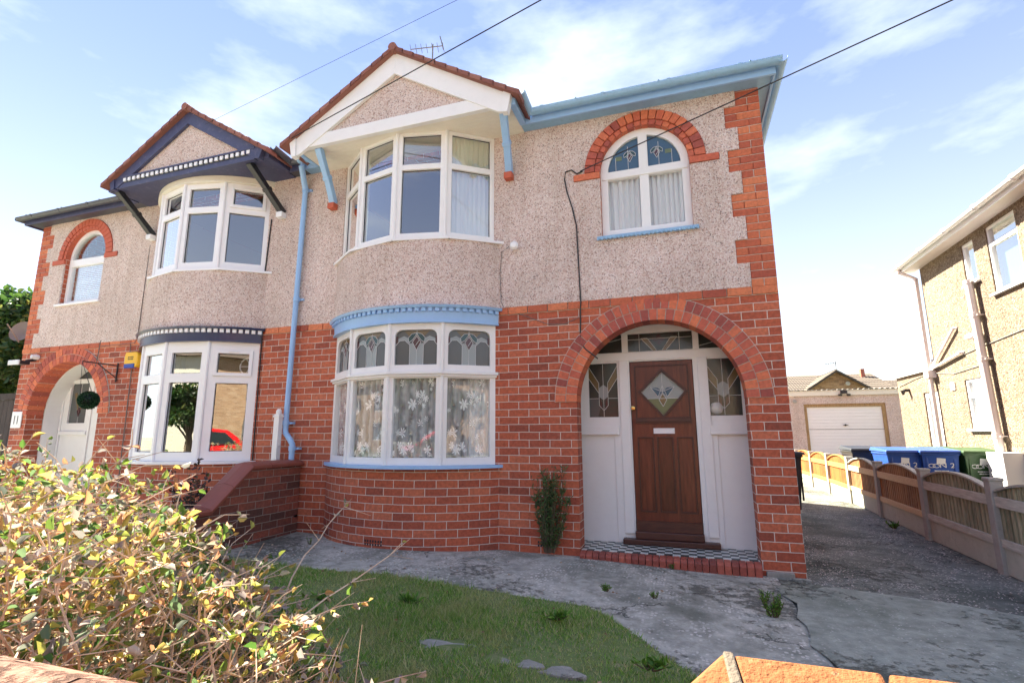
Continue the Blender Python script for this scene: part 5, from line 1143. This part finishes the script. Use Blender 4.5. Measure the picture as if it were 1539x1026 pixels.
# ------------------------------------------------------------------ right neighbour house
def right_house():
    X = 3.9; H = thing('detached_house', (7, 2, 0), 'buff pebbledash house with white pipes and gutters on the right edge', 'house')
    fm = lambda s, z, d: (X-d, s, z)
    wins = [(4.89, 5.28, 3.77, 4.50, None), (3.71, 4.50, 3.42, 4.53, 4.22), (5.12, 5.88, 1.29, 2.17, 1.87)]
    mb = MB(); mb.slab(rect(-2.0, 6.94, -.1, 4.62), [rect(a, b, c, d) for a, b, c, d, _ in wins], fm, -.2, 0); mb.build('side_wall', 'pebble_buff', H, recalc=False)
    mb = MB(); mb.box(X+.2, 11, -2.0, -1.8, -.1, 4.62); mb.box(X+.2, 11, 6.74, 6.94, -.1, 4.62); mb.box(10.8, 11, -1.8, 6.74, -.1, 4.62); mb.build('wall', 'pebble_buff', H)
    mb = MB(); mb.box(X+.2, 10.8, -1.8, 6.74, 2.4, 2.5); mb.box(X+1.6, X+1.7, -1.8, 6.74, 0, 4.6); mb.build('inner_wall', 'roomwall', H)
    mb = MB(); mb.mesh([(X-.30, -2.3, 4.72), (X-.30, 7.24, 4.72), (11.3, 7.24, 4.72), (11.3, -2.3, 4.72), (7.4, 1.3, 6.4), (7.4, 3.7, 6.4)], [(0, 1, 5, 4), (1, 2, 5), (2, 3, 4, 5), (3, 0, 4), (0, 3, 2, 1)]); mb.build('roof', 'tilebrown', H)
    mb = MB(); mb.box(X-.27, X, -2.2, 7.2, 4.60, 4.62); mb.build('soffit', 'plasticwhite', H)
    mb = MB(); mb.box(X-.295, X-.27, -2.2, 7.22, 4.585, 4.72); mb.build('fascia', 'upvc', H)
    mb = MB(); V = []; n = 10
    for y in (-2.3, 7.26):
        for k in range(n+1): a = math.pi*k/n; V.append((X-.355+.055*math.cos(a), y, 4.70-.055*math.sin(a)))
    mb.mesh(V, [(k, k+1, n+2+k, n+1+k) for k in range(n)] + [tuple(range(n+1)), tuple(range(n+1, 2*n+2))[::-1]])
    for y in (6.9, 5.9, 4.9, 3.9, 2.9): mb.tube([(X-.355, y-.02, 4.69), (X-.355, y+.02, 4.69)], .062, 12)
    mb.build('gutter', 'upvc', H, smooth=True)
    for a, b, c, d, tz in wins:
        fr = MB(); hs_ = [rect(a+.05, b-.05, c+.06, (tz-.03) if tz else d-.05)] + ([rect(a+.05, b-.05, tz+.03, d-.05)] if tz else [])
        fr.slab(rect(a, b, c, d), hs_, fm, -.08, -.02); o = fr.build('window', 'upvc', H, bevel=.004)
        for h_ in hs_: g_ = MB(); g_.slab(h_, [], fm, -.06, -.055); g_.build('pane', 'glass', o)
        s_ = MB(); s_.slab(rect(a-.05, b+.05, c-.03, c), [], fm, -.05, .06); s_.build('sill', 'upvc', o)
        cu = MB(); cu.slab(rect(a+.02, b-.02, c+.02, d-.02), [], fm, -.16, -.15); cu.build('blind', M['meterblind'], o)
    # flat-roofed extension with a door
    mb = MB(); mb.slab(rect(6.94, 8.92, -.1, 2.50), [rect(6.98, 7.62, .0, 2.07)], fm, -.2, 0); mb.box(X+.2, 7, 8.72, 8.92, -.1, 2.5); mb.build('extension_wall', 'pebble_buff', H, recalc=False)
    mb = MB(); mb.box(X-.06, 7.1, 6.95, 9.0, 2.50, 2.64); mb.box(X-.02, 7.06, 6.96, 8.96, 2.64, 2.70); mb.build('extension_roof', 'upvc', H)
    fr = MB(); fr.slab(rect(6.98, 7.62, .0, 2.07), [rect(7.09, 7.51, .95, 1.96), rect(7.09, 7.51, .2, .85)], fm, -.08, -.03); D = fr.build('side_door', 'upvc', H, bevel=.004)
    g_ = MB(); g_.slab(rect(7.09, 7.51, .95, 1.96), [], fm, -.06, -.055); g_.slab(rect(7.09, 7.51, .2, .85), [], fm, -.06, -.055); g_.build('pane', 'glass', D)
    # pipes
    mb = MB(); mb.tube([(X-.09, 5.02, 3.80), (X-.09, 4.90, .2)], .060, 12)
    for z, y in ((3.79, 5.02), (3.2, 5.0), (2.45, 4.975), (1.2, 4.93)): mb.tube([(X-.09, y, z-.05), (X-.09, y, z+.02)], .070, 12); mb.box(X-.1, X, y-.1, y+.1, z-.03, z-.015)
    mb.tube([(X-.09, 5.0, 2.88), (X-.09, 5.18, 2.86), (X-.09, 5.32, 2.87), (X-.02, 5.36, 2.9)], .05, 10); mb.build('soil_pipe', 'plasticwhite', H, smooth=True)
    mb = MB(); mb.tube([(X-.33, 7.05, 4.66), (X-.33, 7.05, 4.60), (X-.07, 7.0, 4.42), (X-.07, 7.0, .1)], .040, 10); mb.box(X-.14, X, 6.9, 7.1, 2.33, 2.47); mb.build('downpipe', 'plasticwhite', H, smooth=True)
    mb = MB(); mb.tube([(X-.05, 6.94, 2.52), (X-.05, 5.86, 3.13), (X, 5.84, 3.13)], .026, 8); mb.tube([(X-.05, 6.94, 2.50), (X-.05, 5.74, 2.66), (X, 5.72, 2.66)], .026, 8); mb.build('waste_pipe', 'plasticwhite', H, smooth=True)
    mb = MB(); mb.tube([(X-.01, 6.9, 2.48), (X-.01, 6.0, 2.60), (X-.01, 5.2, 2.66), (X-.01, 3.2, 2.78)], .008, 5); mb.tube([(X-.01, 8.8, 2.3), (X-.01, 7.8, 2.40), (X-.01, 7.1, 2.44), (X-.01, 6.2, 2.32), (X-.01, 5.3, 2.36)], .006, 5); mb.build('wall_cable', 'greycable', H)
    mb = MB(); mb.box(X-.26, X, 4.52, 4.98, .36, .93); mb.box(X-.27, X-.26, 4.54, 4.96, .39, .90); mb.build('meter_box', 'meter', H, bevel=.012)
    mb = MB(); mb.box(X-.02, X, 6.22, 6.38, 2.02, 2.17); mb.build('vent', 'cream', H, bevel=.004)
    mb = MB(); mb.box(X-.10, X, 8.27, 8.35, 2.15, 2.21); mb.lathe([(.02, 0), (.05, .1)], (X-.12, 8.31, 2.08)); mb.build('wall_lamp', 'black', H)
M['meterblind'] = paint('pale_green_blind', (.14, .22, .21), .7, .05)
right_house()

# ------------------------------------------------------------------ garage and bungalow
def garage():
    Y = 14.0; fm = yplane(Y); H = thing('garage', (4.1, 16, 0), 'flat-roofed pebbledash garage with a cream up-and-over door at the drive end', 'garage')
    mb = MB(); mb.slab(rect(2.42, 6.3, -.1, 2.47), [rect(2.88, 5.22, -.05, 2.20)], fm, -.2, 0); mb.box(2.42, 2.62, Y+.2, Y+5, -.1, 2.47); mb.box(6.1, 6.3, Y+.2, Y+5, -.1, 2.47); mb.build('wall', 'pebble', H, recalc=False)
    mb = MB(); mb.box(2.36, 6.36, Y-.06, Y-.02, 2.47, 2.64); mb.build('fascia', 'cream', H)
    mb = MB(); 
    V = []; F = []; n = 100
    for i in range(n+1):
        x = 2.34+4.04*i/n; z = 2.665+.018*math.sin(2*math.pi*x/.075*.5)
        V += [(x, Y-.1, z), (x, Y+5.1, z-.1), (x, Y-.1, z-.02)]
    for i in range(n): F += [(3*i, 3*i+3, 3*i+4, 3*i+1), (3*i+2, 3*i+5, 3*i+3, 3*i)]
    mb.mesh(V, F); mb.build('roof', 'stonepost', H, recalc=False)
    fr = MB(); fr.slab(rect(2.88, 5.22, -.05, 2.20), [rect(2.97, 5.12, -.04, 2.10)], fm, -.12, -.03); fr.build('door_frame', 'framebrown', H, bevel=.004)
    D = MB(); z = 0.0
    while z < 2.09: 
        zz = min(z+.105, 2.10); D.slab([(2.97, z), (5.12, z), (5.12, zz-.012), (2.97, zz-.012)], [], fm, -.10, -.075); D.slab([(2.97, zz-.012), (5.12, zz-.012), (5.12, zz), (2.97, zz)], [], fm, -.10, -.085); z += .105
    d = D.build('garage_door', 'upvc', H, bevel=.003)
    mb = MB(); mb.slab(rect(2.97, 5.12, 1.36, 1.372), [], fm, -.08, -.07); mb.lathe([(0, 0), (.03, 0), (.03, .03), (0, .03)], (4.05, Y+.07, 1.50), 'y'); mb.box(3.98, 4.12, Y+.02, Y+.04, 1.49, 1.51); mb.build('handle', 'black', d)
    mb = MB(); mb.box(3.98, 4.16, Y-.14, Y-.06, 2.52, 2.62); mb.lathe([(0, 0), (.05, 0), (.06, .06), (0, .07)], (3.96, Y-.1, 2.44)); mb.lathe([(0, 0), (.05, 0), (.06, .06), (0, .07)], (4.2, Y-.1, 2.44)); mb.build('security_lamp', 'black', H)
    mb = MB(); mb.lathe([(0, 0), (.06, 0), (.06, .04), (0, .05)], (2.62, Y, 2.30), 'y'); mb.build('vent', 'stonepost', H)
garage()
def bungalow():
    Y = 26; H = thing('bungalow', (7.2, 30, 0), 'bungalow with brown tiled roof and timber gable beyond the garage', 'bungalow')
    mb = MB(); mb.box(3.4, 11.2, Y+.6, Y+8, 0, 3.45); mb.slab([(5.4, 0), (8.45, 0), (8.45, 3.5), (6.95, 4.50), (5.4, 3.5)], [], yplane(Y), -.8, 0); mb.build('wall', 'brick_buff', H)
    mb = MB(); roof_slab(mb, (3.2, Y+.4, 3.45), (9.9, Y+.4, 3.45), (0, 1, 0), 4.2, 1.35, rows=9, wave=.3, amp=.03)
    roof_slab(mb, (9.9, Y+.4, 3.45), (11.5, Y+.4, 3.45), (0, 1, 0), 4.2, .9, rows=9, wave=.3, amp=.03)
    for sg in (1, -1):
        roof_slab(mb, (6.95+sg*1.72, Y-.2, 3.42), (6.95+sg*1.72, Y+4, 3.42), (-sg, 0, 0), 1.72, 1.16, rows=6, wave=.3, amp=.03)
    mb.build('roof', 'tilebrown', H, recalc=False)
    mb = MB()
    for sg in (1, -1): mb.slab([(6.95, 4.60), (6.95, 4.48), (6.95+sg*1.72, 3.32), (6.95+sg*1.72, 3.44)], [], yplane(Y-.2), -.02, .03)
    mb.build('bargeboard', 'darkwood', H)
    mb = MB(); mb.lathe([(0, 0), (.11, 0), (.11, .05), (0, .06)], (7.45, Y, 3.85), 'y'); mb.build('vent', 'stonepost', H)
    mb = MB(); mb.tube([(7.75, Y+3, 4.4), (7.75, Y+3, 5.4)], .02, 6); mb.tube([(7.2, Y+3, 5.28), (7.9, Y+3, 5.38)], .015, 5)
    for k in range(5): mb.tube([(7.25+k*.13, Y+3, 5.15+k*.02), (7.25+k*.13, Y+3, 5.42+k*.02)], .01, 4)
    mb.build('aerial', 'greycable', H)
    mb = MB(); mb.box(9.15, 9.35, Y+3.6, Y+3.9, 4.4, 5.0); mb.build('chimney', 'brick', H)
bungalow()

# ------------------------------------------------------------------ trees and plants
def tree(name, loc, rad, hgt, nleaf, lsize, label, seed, lm='treeleaf'):
    rg = np.random.default_rng(seed); H = thing(name, loc, label, 'tree'); x, y, z = loc
    mb = MB(); mb.tube([(x, y, z-.1), (x+.05, y, z+hgt*.3), (x, y+.1, z+hgt*.62)], [.16, .12, .06], 8)
    blobs = []
    for k in range(26):
        d = rg.normal(size=3); d /= np.linalg.norm(d); d[2] = abs(d[2])*1.1-.25; q = np.array([x, y, z+hgt*.6]) + d*np.array([rad, rad, hgt*.38])*rg.uniform(.35, .85); blobs.append((q, rg.uniform(.22, .42)*rad))
        mb.tube([(x, y, z+hgt*rg.uniform(.25, .5)), tuple(q)], [.045, .012], 5)
    mb.build('trunk', 'trunk', H, smooth=True)
    P = []; D = []
    per = nleaf//len(blobs)
    for q, r_ in blobs:
        d = rg.normal(size=(per, 3)); d /= np.linalg.norm(d, axis=1)[:, None]; P.append(q + d*r_*(rg.uniform(0, 1, per)**.35)[:, None]*np.array([1, 1, .8])); D.append(d + rg.normal(size=(per, 3))*.6 + [0, 0, -.2])
    V, F = leaves_mb(np.concatenate(P), np.concatenate(D), rg.uniform(.7, 1.3, per*len(blobs))*lsize, .6)
    o = np_obj('crown', V, F, lm); add_part(o, H); return H
tree('broadleaf_tree', (-17.2, 4.2, 0), 3.2, 5.4, 26000, .16, 'dense green tree behind the dark fence at the left edge', 3)
tree('broadleaf_tree', (-20.5, 3.5, 0), 3.0, 5.2, 14000, .17, 'second green tree further left beyond the dark fence', 8)
tree('background_tree', (4.2, 44, 0), 2.2, 6.6, 2500, .35, 'small treetop showing above the bungalow roof beside the house corner', 4)
tree('background_tree', (17.6, 46, 0), 2.6, 6.4, 3000, .35, 'yellow-green treetop above the right end of the bungalow roof', 5)

def bush():
    rg = np.random.default_rng(21); H = thing('rose_bush', (-3.1, -4.0, 0), 'large straggly rose bush with yellow, orange and green leaves in the left foreground', 'bush')
    mb = MB(); LP, LD, LS = [], [], []; TW = []
    def canopy(x, y):   # top height over the bush
        return None
    C0 = np.array([-3.25, -3.95, .0])
    ncane = 330
    for k in range(ncane):
        base = C0 + [rg.uniform(-1.5, 1.15), rg.uniform(-.60, .45), .02]
        ang = rg.uniform(0, 2*np.pi); spread = rg.uniform(.1, .75); topx = base[0]+spread*math.cos(ang)*.95+rg.uniform(0, .3); topy = base[1]+spread*math.sin(ang)*.55
        fx = (topx+2.55)/.55; ztop = 1.13 - (.50*max(0, fx)**1.1 if fx > 0 else 0) + .0
        dx, dy = topx+.96, topy+5.44; fw = -.317*dx+.948*dy; pxl = 770+764*(.948*dx+.317*dy)/max(.3, fw)
        ylim = np.interp(pxl, [0, 120, 200, 280, 340, 400, 460, 520, 580], [690, 682, 705, 745, 785, 850, 890, 960, 1030]); ztop = min(ztop, 1.23-(ylim-653)/764*fw)
        ztop = max(.12, ztop)*rg.uniform(.5, 1.0)**.55
        if topx > -1.68: continue
        n = 7; pts = []
        for i in range(n+1):
            t = i/n; wob = rg.normal(size=3)*.03
            pts.append(np.array([base[0]+(topx-base[0])*t**1.4, base[1]+(topy-base[1])*t**1.4, ztop*(1-(1-t)**1.5)]) + wob)
        TW.append((pts, .0055, .0018))
        for j in range(rg.integers(8, 13)):
            i = rg.integers(2, n); p0 = pts[i]; d = rg.normal(size=3); d[2] = abs(d[2])*.5+.15; d /= np.linalg.norm(d); Lg = rg.uniform(.08, .28)
            p1 = p0+d*Lg*.55+rg.normal(size=3)*.012; p2 = p0+d*Lg+np.array([0, 0, -.02]); TW.append(([p0, p1, p2], .0026, .0011))
            for q in range(rg.integers(2, 7)):
                u = rg.uniform(.3, 1); lp = p0 + (p2-p0)*u; LP.append(lp); dd = d + rg.normal(size=3)*.9; LD.append(dd); LS.append(rg.uniform(.016, .044))
        for q in range(13): u = pts[-1] + (pts[-2]-pts[-1])*rg.uniform(0, 1.4); LP.append(u); LD.append(rg.normal(size=3)+[0, 0, .4]); LS.append(rg.uniform(.016, .044))
    # a few long bare twigs reaching over the lawn
    for (a, b, c) in (((-2.6, -3.8, .4), (-2.4, -3.4, .6), (-2.25, -3.2, .72)), ((-2.4, -4.1, .3), (-2.05, -3.9, .42), (-1.85, -3.75, .45)), ((-2.5, -4.0, .2), (-2.1, -3.85, .36), (-1.9, -3.7, .33)), ((-2.3, -4.2, .2), (-1.95, -4.1, .28), (-1.8, -4.0, .26)), ((-3.1, -4.1, .7), (-3.05, -4.05, 1.1), (-3.0, -4.0, 1.24)), ((-2.7, -3.5, .5), (-2.75, -3.1, .8), (-2.8, -2.9, .86))):
        a, b, c = map(np.array, (a, b, c)); pts = [(1-t)**2*a+2*t*(1-t)*b+t*t*c+rg.normal(size=3)*.01 for t in np.linspace(0, 1, 8)]; TW.append((pts, .005, .0016))
        for q in range(9): u = pts[rg.integers(3, 8)]; LP.append(u); LD.append(rg.normal(size=3)+[0, 0, .3]); LS.append(rg.uniform(.018, .04))
        for q in range(4): u = pts[rg.integers(2, 7)]; d = rg.normal(size=3)*.08+[.05, .02, .06]; TW.append(([u, u+d], .002, .001))
    for pts, r0, r1 in TW:
        rr = [r0+(r1-r0)*i/(len(pts)-1) for i in range(len(pts))]; mb.tube(pts, rr, 4, False)
    mb.build('stems', 'twig', H, recalc=False)
    V, F = leaves_mb(np.array(LP), np.array(LD), np.array(LS), .55, .35, .35); add_part(np_obj('leaves', V, F, 'bushleaf'), H)
bush()
def stalk_plant(name, loc, h, spread, n, lmat, label, lsize=.03, seed=1, lean=(0, 0), per=26, cat='plant', asp=.3):
    rg = np.random.default_rng(seed); H = thing(name, loc, label, cat); mb = MB(); LP, LD, LS = [], [], []; c = np.array(loc, float)
    for k in range(n):
        a = rg.uniform(0, 2*np.pi); hh = h*rg.uniform(.55, 1); off = np.array([math.cos(a)*spread*rg.uniform(.2, 1), math.sin(a)*spread*rg.uniform(.1, .6)*.6, 0])
        p0 = c + off*.25; p1 = c + off*.7 + [0, 0, hh*.5]; p2 = c + off + np.array([lean[0], lean[1], hh]); pts = [(1-t)**2*p0+2*t*(1-t)*p1+t*t*p2 for t in np.linspace(0, 1, 6)]
        mb.tube(pts, [.004, .0035, .003, .0025, .002, .001], 4, False)
        for j in range(per): t = rg.uniform(.08, 1); q = (1-t)**2*p0+2*t*(1-t)*p1+t*t*p2; LP.append(q); d = rg.normal(size=3); d[2] = abs(d[2])*.7+.25; LD.append(d); LS.append(lsize*rg.uniform(.6, 1.3))
    mb.build('stems', 'trunk', H, recalc=False); V, F = leaves_mb(np.array(LP), np.array(LD), np.array(LS), asp, .3, .3); add_part(np_obj('leaves', V, F, lmat), H)
stalk_plant('wall_plant', (-2.36, -.10, .04), .88, .26, 46, 'wallplant', 'tall narrow green plant growing against the brick wall left of the porch', .045, 2, per=36, asp=.22)
stalk_plant('path_weed', (-.44, -1.18, -.05), .17, .10, 22, 'weed', 'bright green weed at the foot of the right porch pier', .026, 3, cat='weed', per=12)
stalk_plant('path_weed', (-.46, -.85, -.05), .10, .05, 9, 'weed', 'thin green weed in the path near the red doorstep end', .022, 4, cat='weed', per=10)
stalk_plant('path_weed', (-1.62, -1.16, .02), .05, .06, 10, 'weed', 'low green weed in the path crack near the corner of the lawn', .022, 5, cat='weed', per=10)
stalk_plant('path_weed', (-1.25, -1.22, .02), .04, .04, 8, 'weed', 'tiny green weed in the middle of the path crack', .018, 15, cat='weed', per=8)
stalk_plant('step_weed', (-1.16, -.10, -.03), .06, .03, 6, 'weed', 'small green weed growing out of the red doorstep', .018, 16, cat='weed', per=8)
stalk_plant('driveway_weed', (1.55, 9.0, -.06), .25, .25, 16, 'weed', 'green weed by the far sunlit posts of the driveway fence', .07, 6, cat='weed', per=10)
stalk_plant('driveway_weed', (1.70, 3.2, -.06), .09, .14, 12, 'weed', 'green weed at the foot of the brown fence panels', .04, 7, cat='weed', per=8)
stalk_plant('bay_weed', (-4.95, -.55, .05), .07, .05, 8, 'weed', 'small pale weed in the path before the brick bay', .02, 9, cat='weed', per=6)
for i, (x, y, lb) in enumerate(((-1.85, -1.95, 'dandelion-like weed rosette in the lawn near the path corner'), (-2.9, -1.95, 'leafy weed patch in the middle of the lawn'), (-3.55, -2.1, 'dark leafy weed clump in the lawn beside the bush'), (-1.2, -2.5, 'small weed tuft by the right edge of the lawn'))):
    stalk_plant('lawn_weed', (x, y, .04), .045, .12, 14, 'weed', lb, .05, 30+i, cat='weed', per=4)
stalk_plant('dark_shrub', (-6.05, -1.15, .0), .98, .42, 26, 'darkleaf', 'dark purple-leaved shrub behind the sloping garden wall', .045, 11, cat='shrub', per=30, asp=.5)
stalk_plant('green_shrub', (-9.3, -3.2, .0), 1.0, .9, 40, 'weed', 'green leafy shrub in the left front garden', .09, 12, cat='shrub', per=22, asp=.6)
def topiary():
    rg = np.random.default_rng(5); c = np.array([-8.93, -.50, 1.73]); H = thing('topiary_ball', (-8.93, -.5, 1.6), 'round artificial green ball hanging from a bracket by the left porch', 'hanging ball')
    mb = MB(); mb.lathe([(0, -.10), (.06, -.085), (.10, -.03), (.10, .03), (.06, .085), (0, .10)], tuple(c)); mb.build('core', 'binblack', H, smooth=True)
    d = rg.normal(size=(1500, 3)); d /= np.linalg.norm(d, axis=1)[:, None]; V, F = leaves_mb(c+d*.105, d+rg.normal(size=(1500, 3))*.5, rg.uniform(.02, .035, 1500), .6); add_part(np_obj('leaves', V, F, 'topiary'), H)
    mb = MB()
    for a in (0, 2.1, 4.2): mb.tube([tuple(c+[.1*math.cos(a), .1*math.sin(a), .04]), (-9.18, -.50, 2.29)], .003, 4)
    mb.build('chain', 'black', H)
topiary()
def rubble():
    rg = np.random.default_rng(9); mb = MB()
    for k in range(1500):
        u = rg.uniform()
        if u < .45: x, y = rg.uniform(.03, .35)+rg.exponential(.10), rg.uniform(-.25, 3.0)
        elif u < .7: x, y = rg.uniform(1.3, 1.75), rg.uniform(-1, 6)
        else: x, y = rg.uniform(-.2, 1.9), rg.uniform(-.9, -.1)+rg.normal()*.25
        if u < .45 and x < .02: continue
        if -.36 < x < 0.02 and y > -.03: continue
        s = rg.uniform(.003, .009); z = -.052 if y > -.3 else -.044
        a = rg.uniform(0, 6); V = []
        for i in range(5): t = a+2*math.pi*i/5; V.append((x+s*math.cos(t)*rg.uniform(.7, 1.2), y+s*math.sin(t)*rg.uniform(.7, 1.2), z))
        V.append((x, y, z+s*.8)); mb.mesh(V, [(i, (i+1) % 5, 5) for i in range(5)])
    o = mb.build('loose_gravel', 'gravelchip', recalc=False); tag(o, 'loose pale stone chips scattered over the driveway edge', 'gravel', kind='stuff')
def fallen():
    n = 420; P = []
    while len(P) < n:
        x, y = RNG.uniform(-5.4, -.3), RNG.uniform(-4.4, -.15)
        if RNG.uniform() < (.9 if x < -2.6 else .25): P.append((x, y, ph(x, y)+(.035 if y < lawn_edge(x) else .006)))
    D = RNG.normal(size=(n, 3)); D[:, 2] *= .25; V, F = leaves_mb(np.array(P), D, RNG.uniform(.010, .028, n), .6, .2, .2)
    tag(np_obj('fallen_leaves', V, F, 'litter'), 'small dry leaves fallen on the lawn and the path', 'fallen leaves', kind='stuff')
M['litter'] = leafmat('dry_leaves', [(0, (.20, .10, .05)), (.5, (.38, .24, .13)), (.8, (.55, .45, .34)), (1, (.30, .12, .07))], .1)
fallen()
M['gravelchip'] = islandbrick('stone_chips', [(0, (.25, .20, .17)), (.5, (.50, .42, .37)), (1, (.70, .62, .56))])
rubble()
mb = MB(); mb.box(-.33, -.10, -.035, .10, -.12, -.006); mb.box(-.12, .02, -.09, -.04, -.08, -.036); tag(mb.build('pier_footing', 'slab', bevel=.006), 'pale stone footing under the right porch pier', 'footing')

# ------------------------------------------------------------------ overhead wires
def wire(P0, P1, ext, r_, label):
    a, b = Vector(P0), Vector(P1); e = a + (b-a)*ext; mb = MB(); n = 24; Lg = (e-a).length
    mb.tube([a.lerp(e, k/n) - Vector((0, 0, .012*Lg*math.sin(math.pi*k/n)*.15)) for k in range(n+1)], r_, 5)
    tag(mb.build('overhead_wire', 'wire'), label, 'wire', 'overhead service wires')
wire((-1.93, -.04, 4.22), (1.24, -1.01, 4.63), 5, .0065, 'dark overhead wire running from the arched upstairs window to the upper right')
wire((-5.50, -.72, 4.96), (-1.97, -1.63, 5.07), 4, .006, 'dark overhead wire crossing in front of the white bargeboards')
wire((-7.05, -.70, 5.50), (-2.70, -1.89, 5.05), 4, .002, 'thin faint overhead wire rising from the left gable')

# ------------------------------------------------------------------ across the street (mirrored in the windows)
def car():
    H = thing('parked_car', (-3.35, -10.2, 0), 'red hatchback parked across the street, seen mirrored in the bay windows', 'car')
    prof = [(-2.0, .30), (-2.0, .70), (-1.85, .88), (-1.2, .95), (-.55, 1.40), (.2, 1.47), (1.2, 1.42), (1.75, .98), (1.95, .90), (2.0, .35)]
    mb = MB(); 
    V = []; 
    for y, f in ((-.82, 1), (.82, 1)): V += [(-3.35+x, -10.2+y*(1-.16*max(0, (z-.9)/.5)), z) for x, z in prof]
    m = len(prof); mb.mesh(V, [tuple(range(m)), tuple(range(2*m-1, m-1, -1))] + [(i, (i+1) % m, m+(i+1) % m, m+i) for i in range(m)]); mb.build('body', 'redcar', H, bevel=.05)
    for sy in (-1, 1):
        mb = MB()
        for poly in ([(-1.0, .97), (-.5, 1.33), (.05, 1.38), (.05, .97)], [(.12, .97), (.12, 1.38), (1.1, 1.33), (1.45, .98)]):
            mb.mesh([(-3.35+x, -10.2+sy*(.835-.13*max(0, (z-.9)/.5)), z) for x, z in poly], [(0, 1, 2, 3)])
        mb.build('window', 'carglass', H, recalc=False)
        for x in (-1.3, 1.3): mb = MB(); mb.lathe([(0, -.1), (.31, -.1), (.32, 0), (.31, .1), (0, .1)], (-3.35+x, -10.2+sy*.75, .27), 'y', 24); mb.build('wheel', 'rubber', H, smooth=True)
car()
def opposite(x, label, m):
    H = thing('opposite_house', (x, -22, 0), label, 'house', 'houses across the street')
    fm = lambda s, z, d: (x+s, -20+d, z); A = [(-2.9+.0, 0.0)]
    arch = [(-2.9, .02)] + [(-2.9+1.3*(1-math.cos(math.pi*k/14))*.5+.0, 1.5+.65*math.sin(math.pi*k/14)) for k in range(15)] + [(-1.6, .02)]
    mb = MB(); mb.slab(rect(-3.6, 3.6, -.1, 5.2), [arch[::-1], rect(.2, 2.6, .8, 2.2), rect(.2, 2.6, 3.1, 4.4), rect(-2.7, -1.7, 3.2, 4.3)], fm, -.25, 0); mb.box(x-3.6, x+3.6, -27, -20.3, 0, 5.1); mb.build('wall', m, H, recalc=False)
    mb = MB(); mb.mesh([(x-4, -19.6, 5.15), (x+4, -19.6, 5.15), (x+4, -27.5, 5.15), (x-4, -27.5, 5.15), (x-1.5, -23.5, 7.7), (x+1.5, -23.5, 7.7)], [(0, 1, 5, 4), (1, 2, 5), (2, 3, 4, 5), (3, 0, 4), (0, 3, 2, 1)]); mb.build('roof', 'tilebrown', H)
    for r_ in (rect(.2, 2.6, .8, 2.2), rect(.2, 2.6, 3.1, 4.4), rect(-2.7, -1.7, 3.2, 4.3)):
        a, b, c, d = r_[0][0], r_[1][0], r_[0][1], r_[2][1]; mb = MB(); mb.slab(r_, [rect(a+.08, (a+b)/2-.04, c+.08, d-.08), rect((a+b)/2+.04, b-.08, c+.08, d-.08)], fm, -.15, -.05); w_ = mb.build('window', 'upvc', H)
        mb = MB(); mb.slab(r_, [], fm, -.14, -.12); mb.build('pane', 'carglass', w_)
opposite(-7.0, 'buff rendered house with an arched porch across the street, mirrored in the windows', 'pebble_buff')
opposite(3.5, 'pale brick house across the street behind the camera', 'brick_pale')
for q_ in (-26, -36, 24): opposite(q_, 'house further along the street opposite that shows only as a reflection', 'brick_pale')
opposite(-16.5, 'pale house far along the left side of the street opposite', 'cream')
opposite(13.5, 'buff house far along the right side of the street opposite', 'pebble_buff')
for i, (x, y) in enumerate(((-14.6, -15.6), (-1.7, -18.2), (-12.2, -17.3), (-17.6, -15.8), (8.4, -17.4), (-5.2, -18.3), (17, -18), (-27, -18))):
    tree('street_tree', (x, y, 0), 1.7+.2*(i % 3), 3.6+.5*(i % 4), 3200, .2, 'leafy green tree across the road that shows only as a reflection', 14+i)['group'] = 'trees across the road'
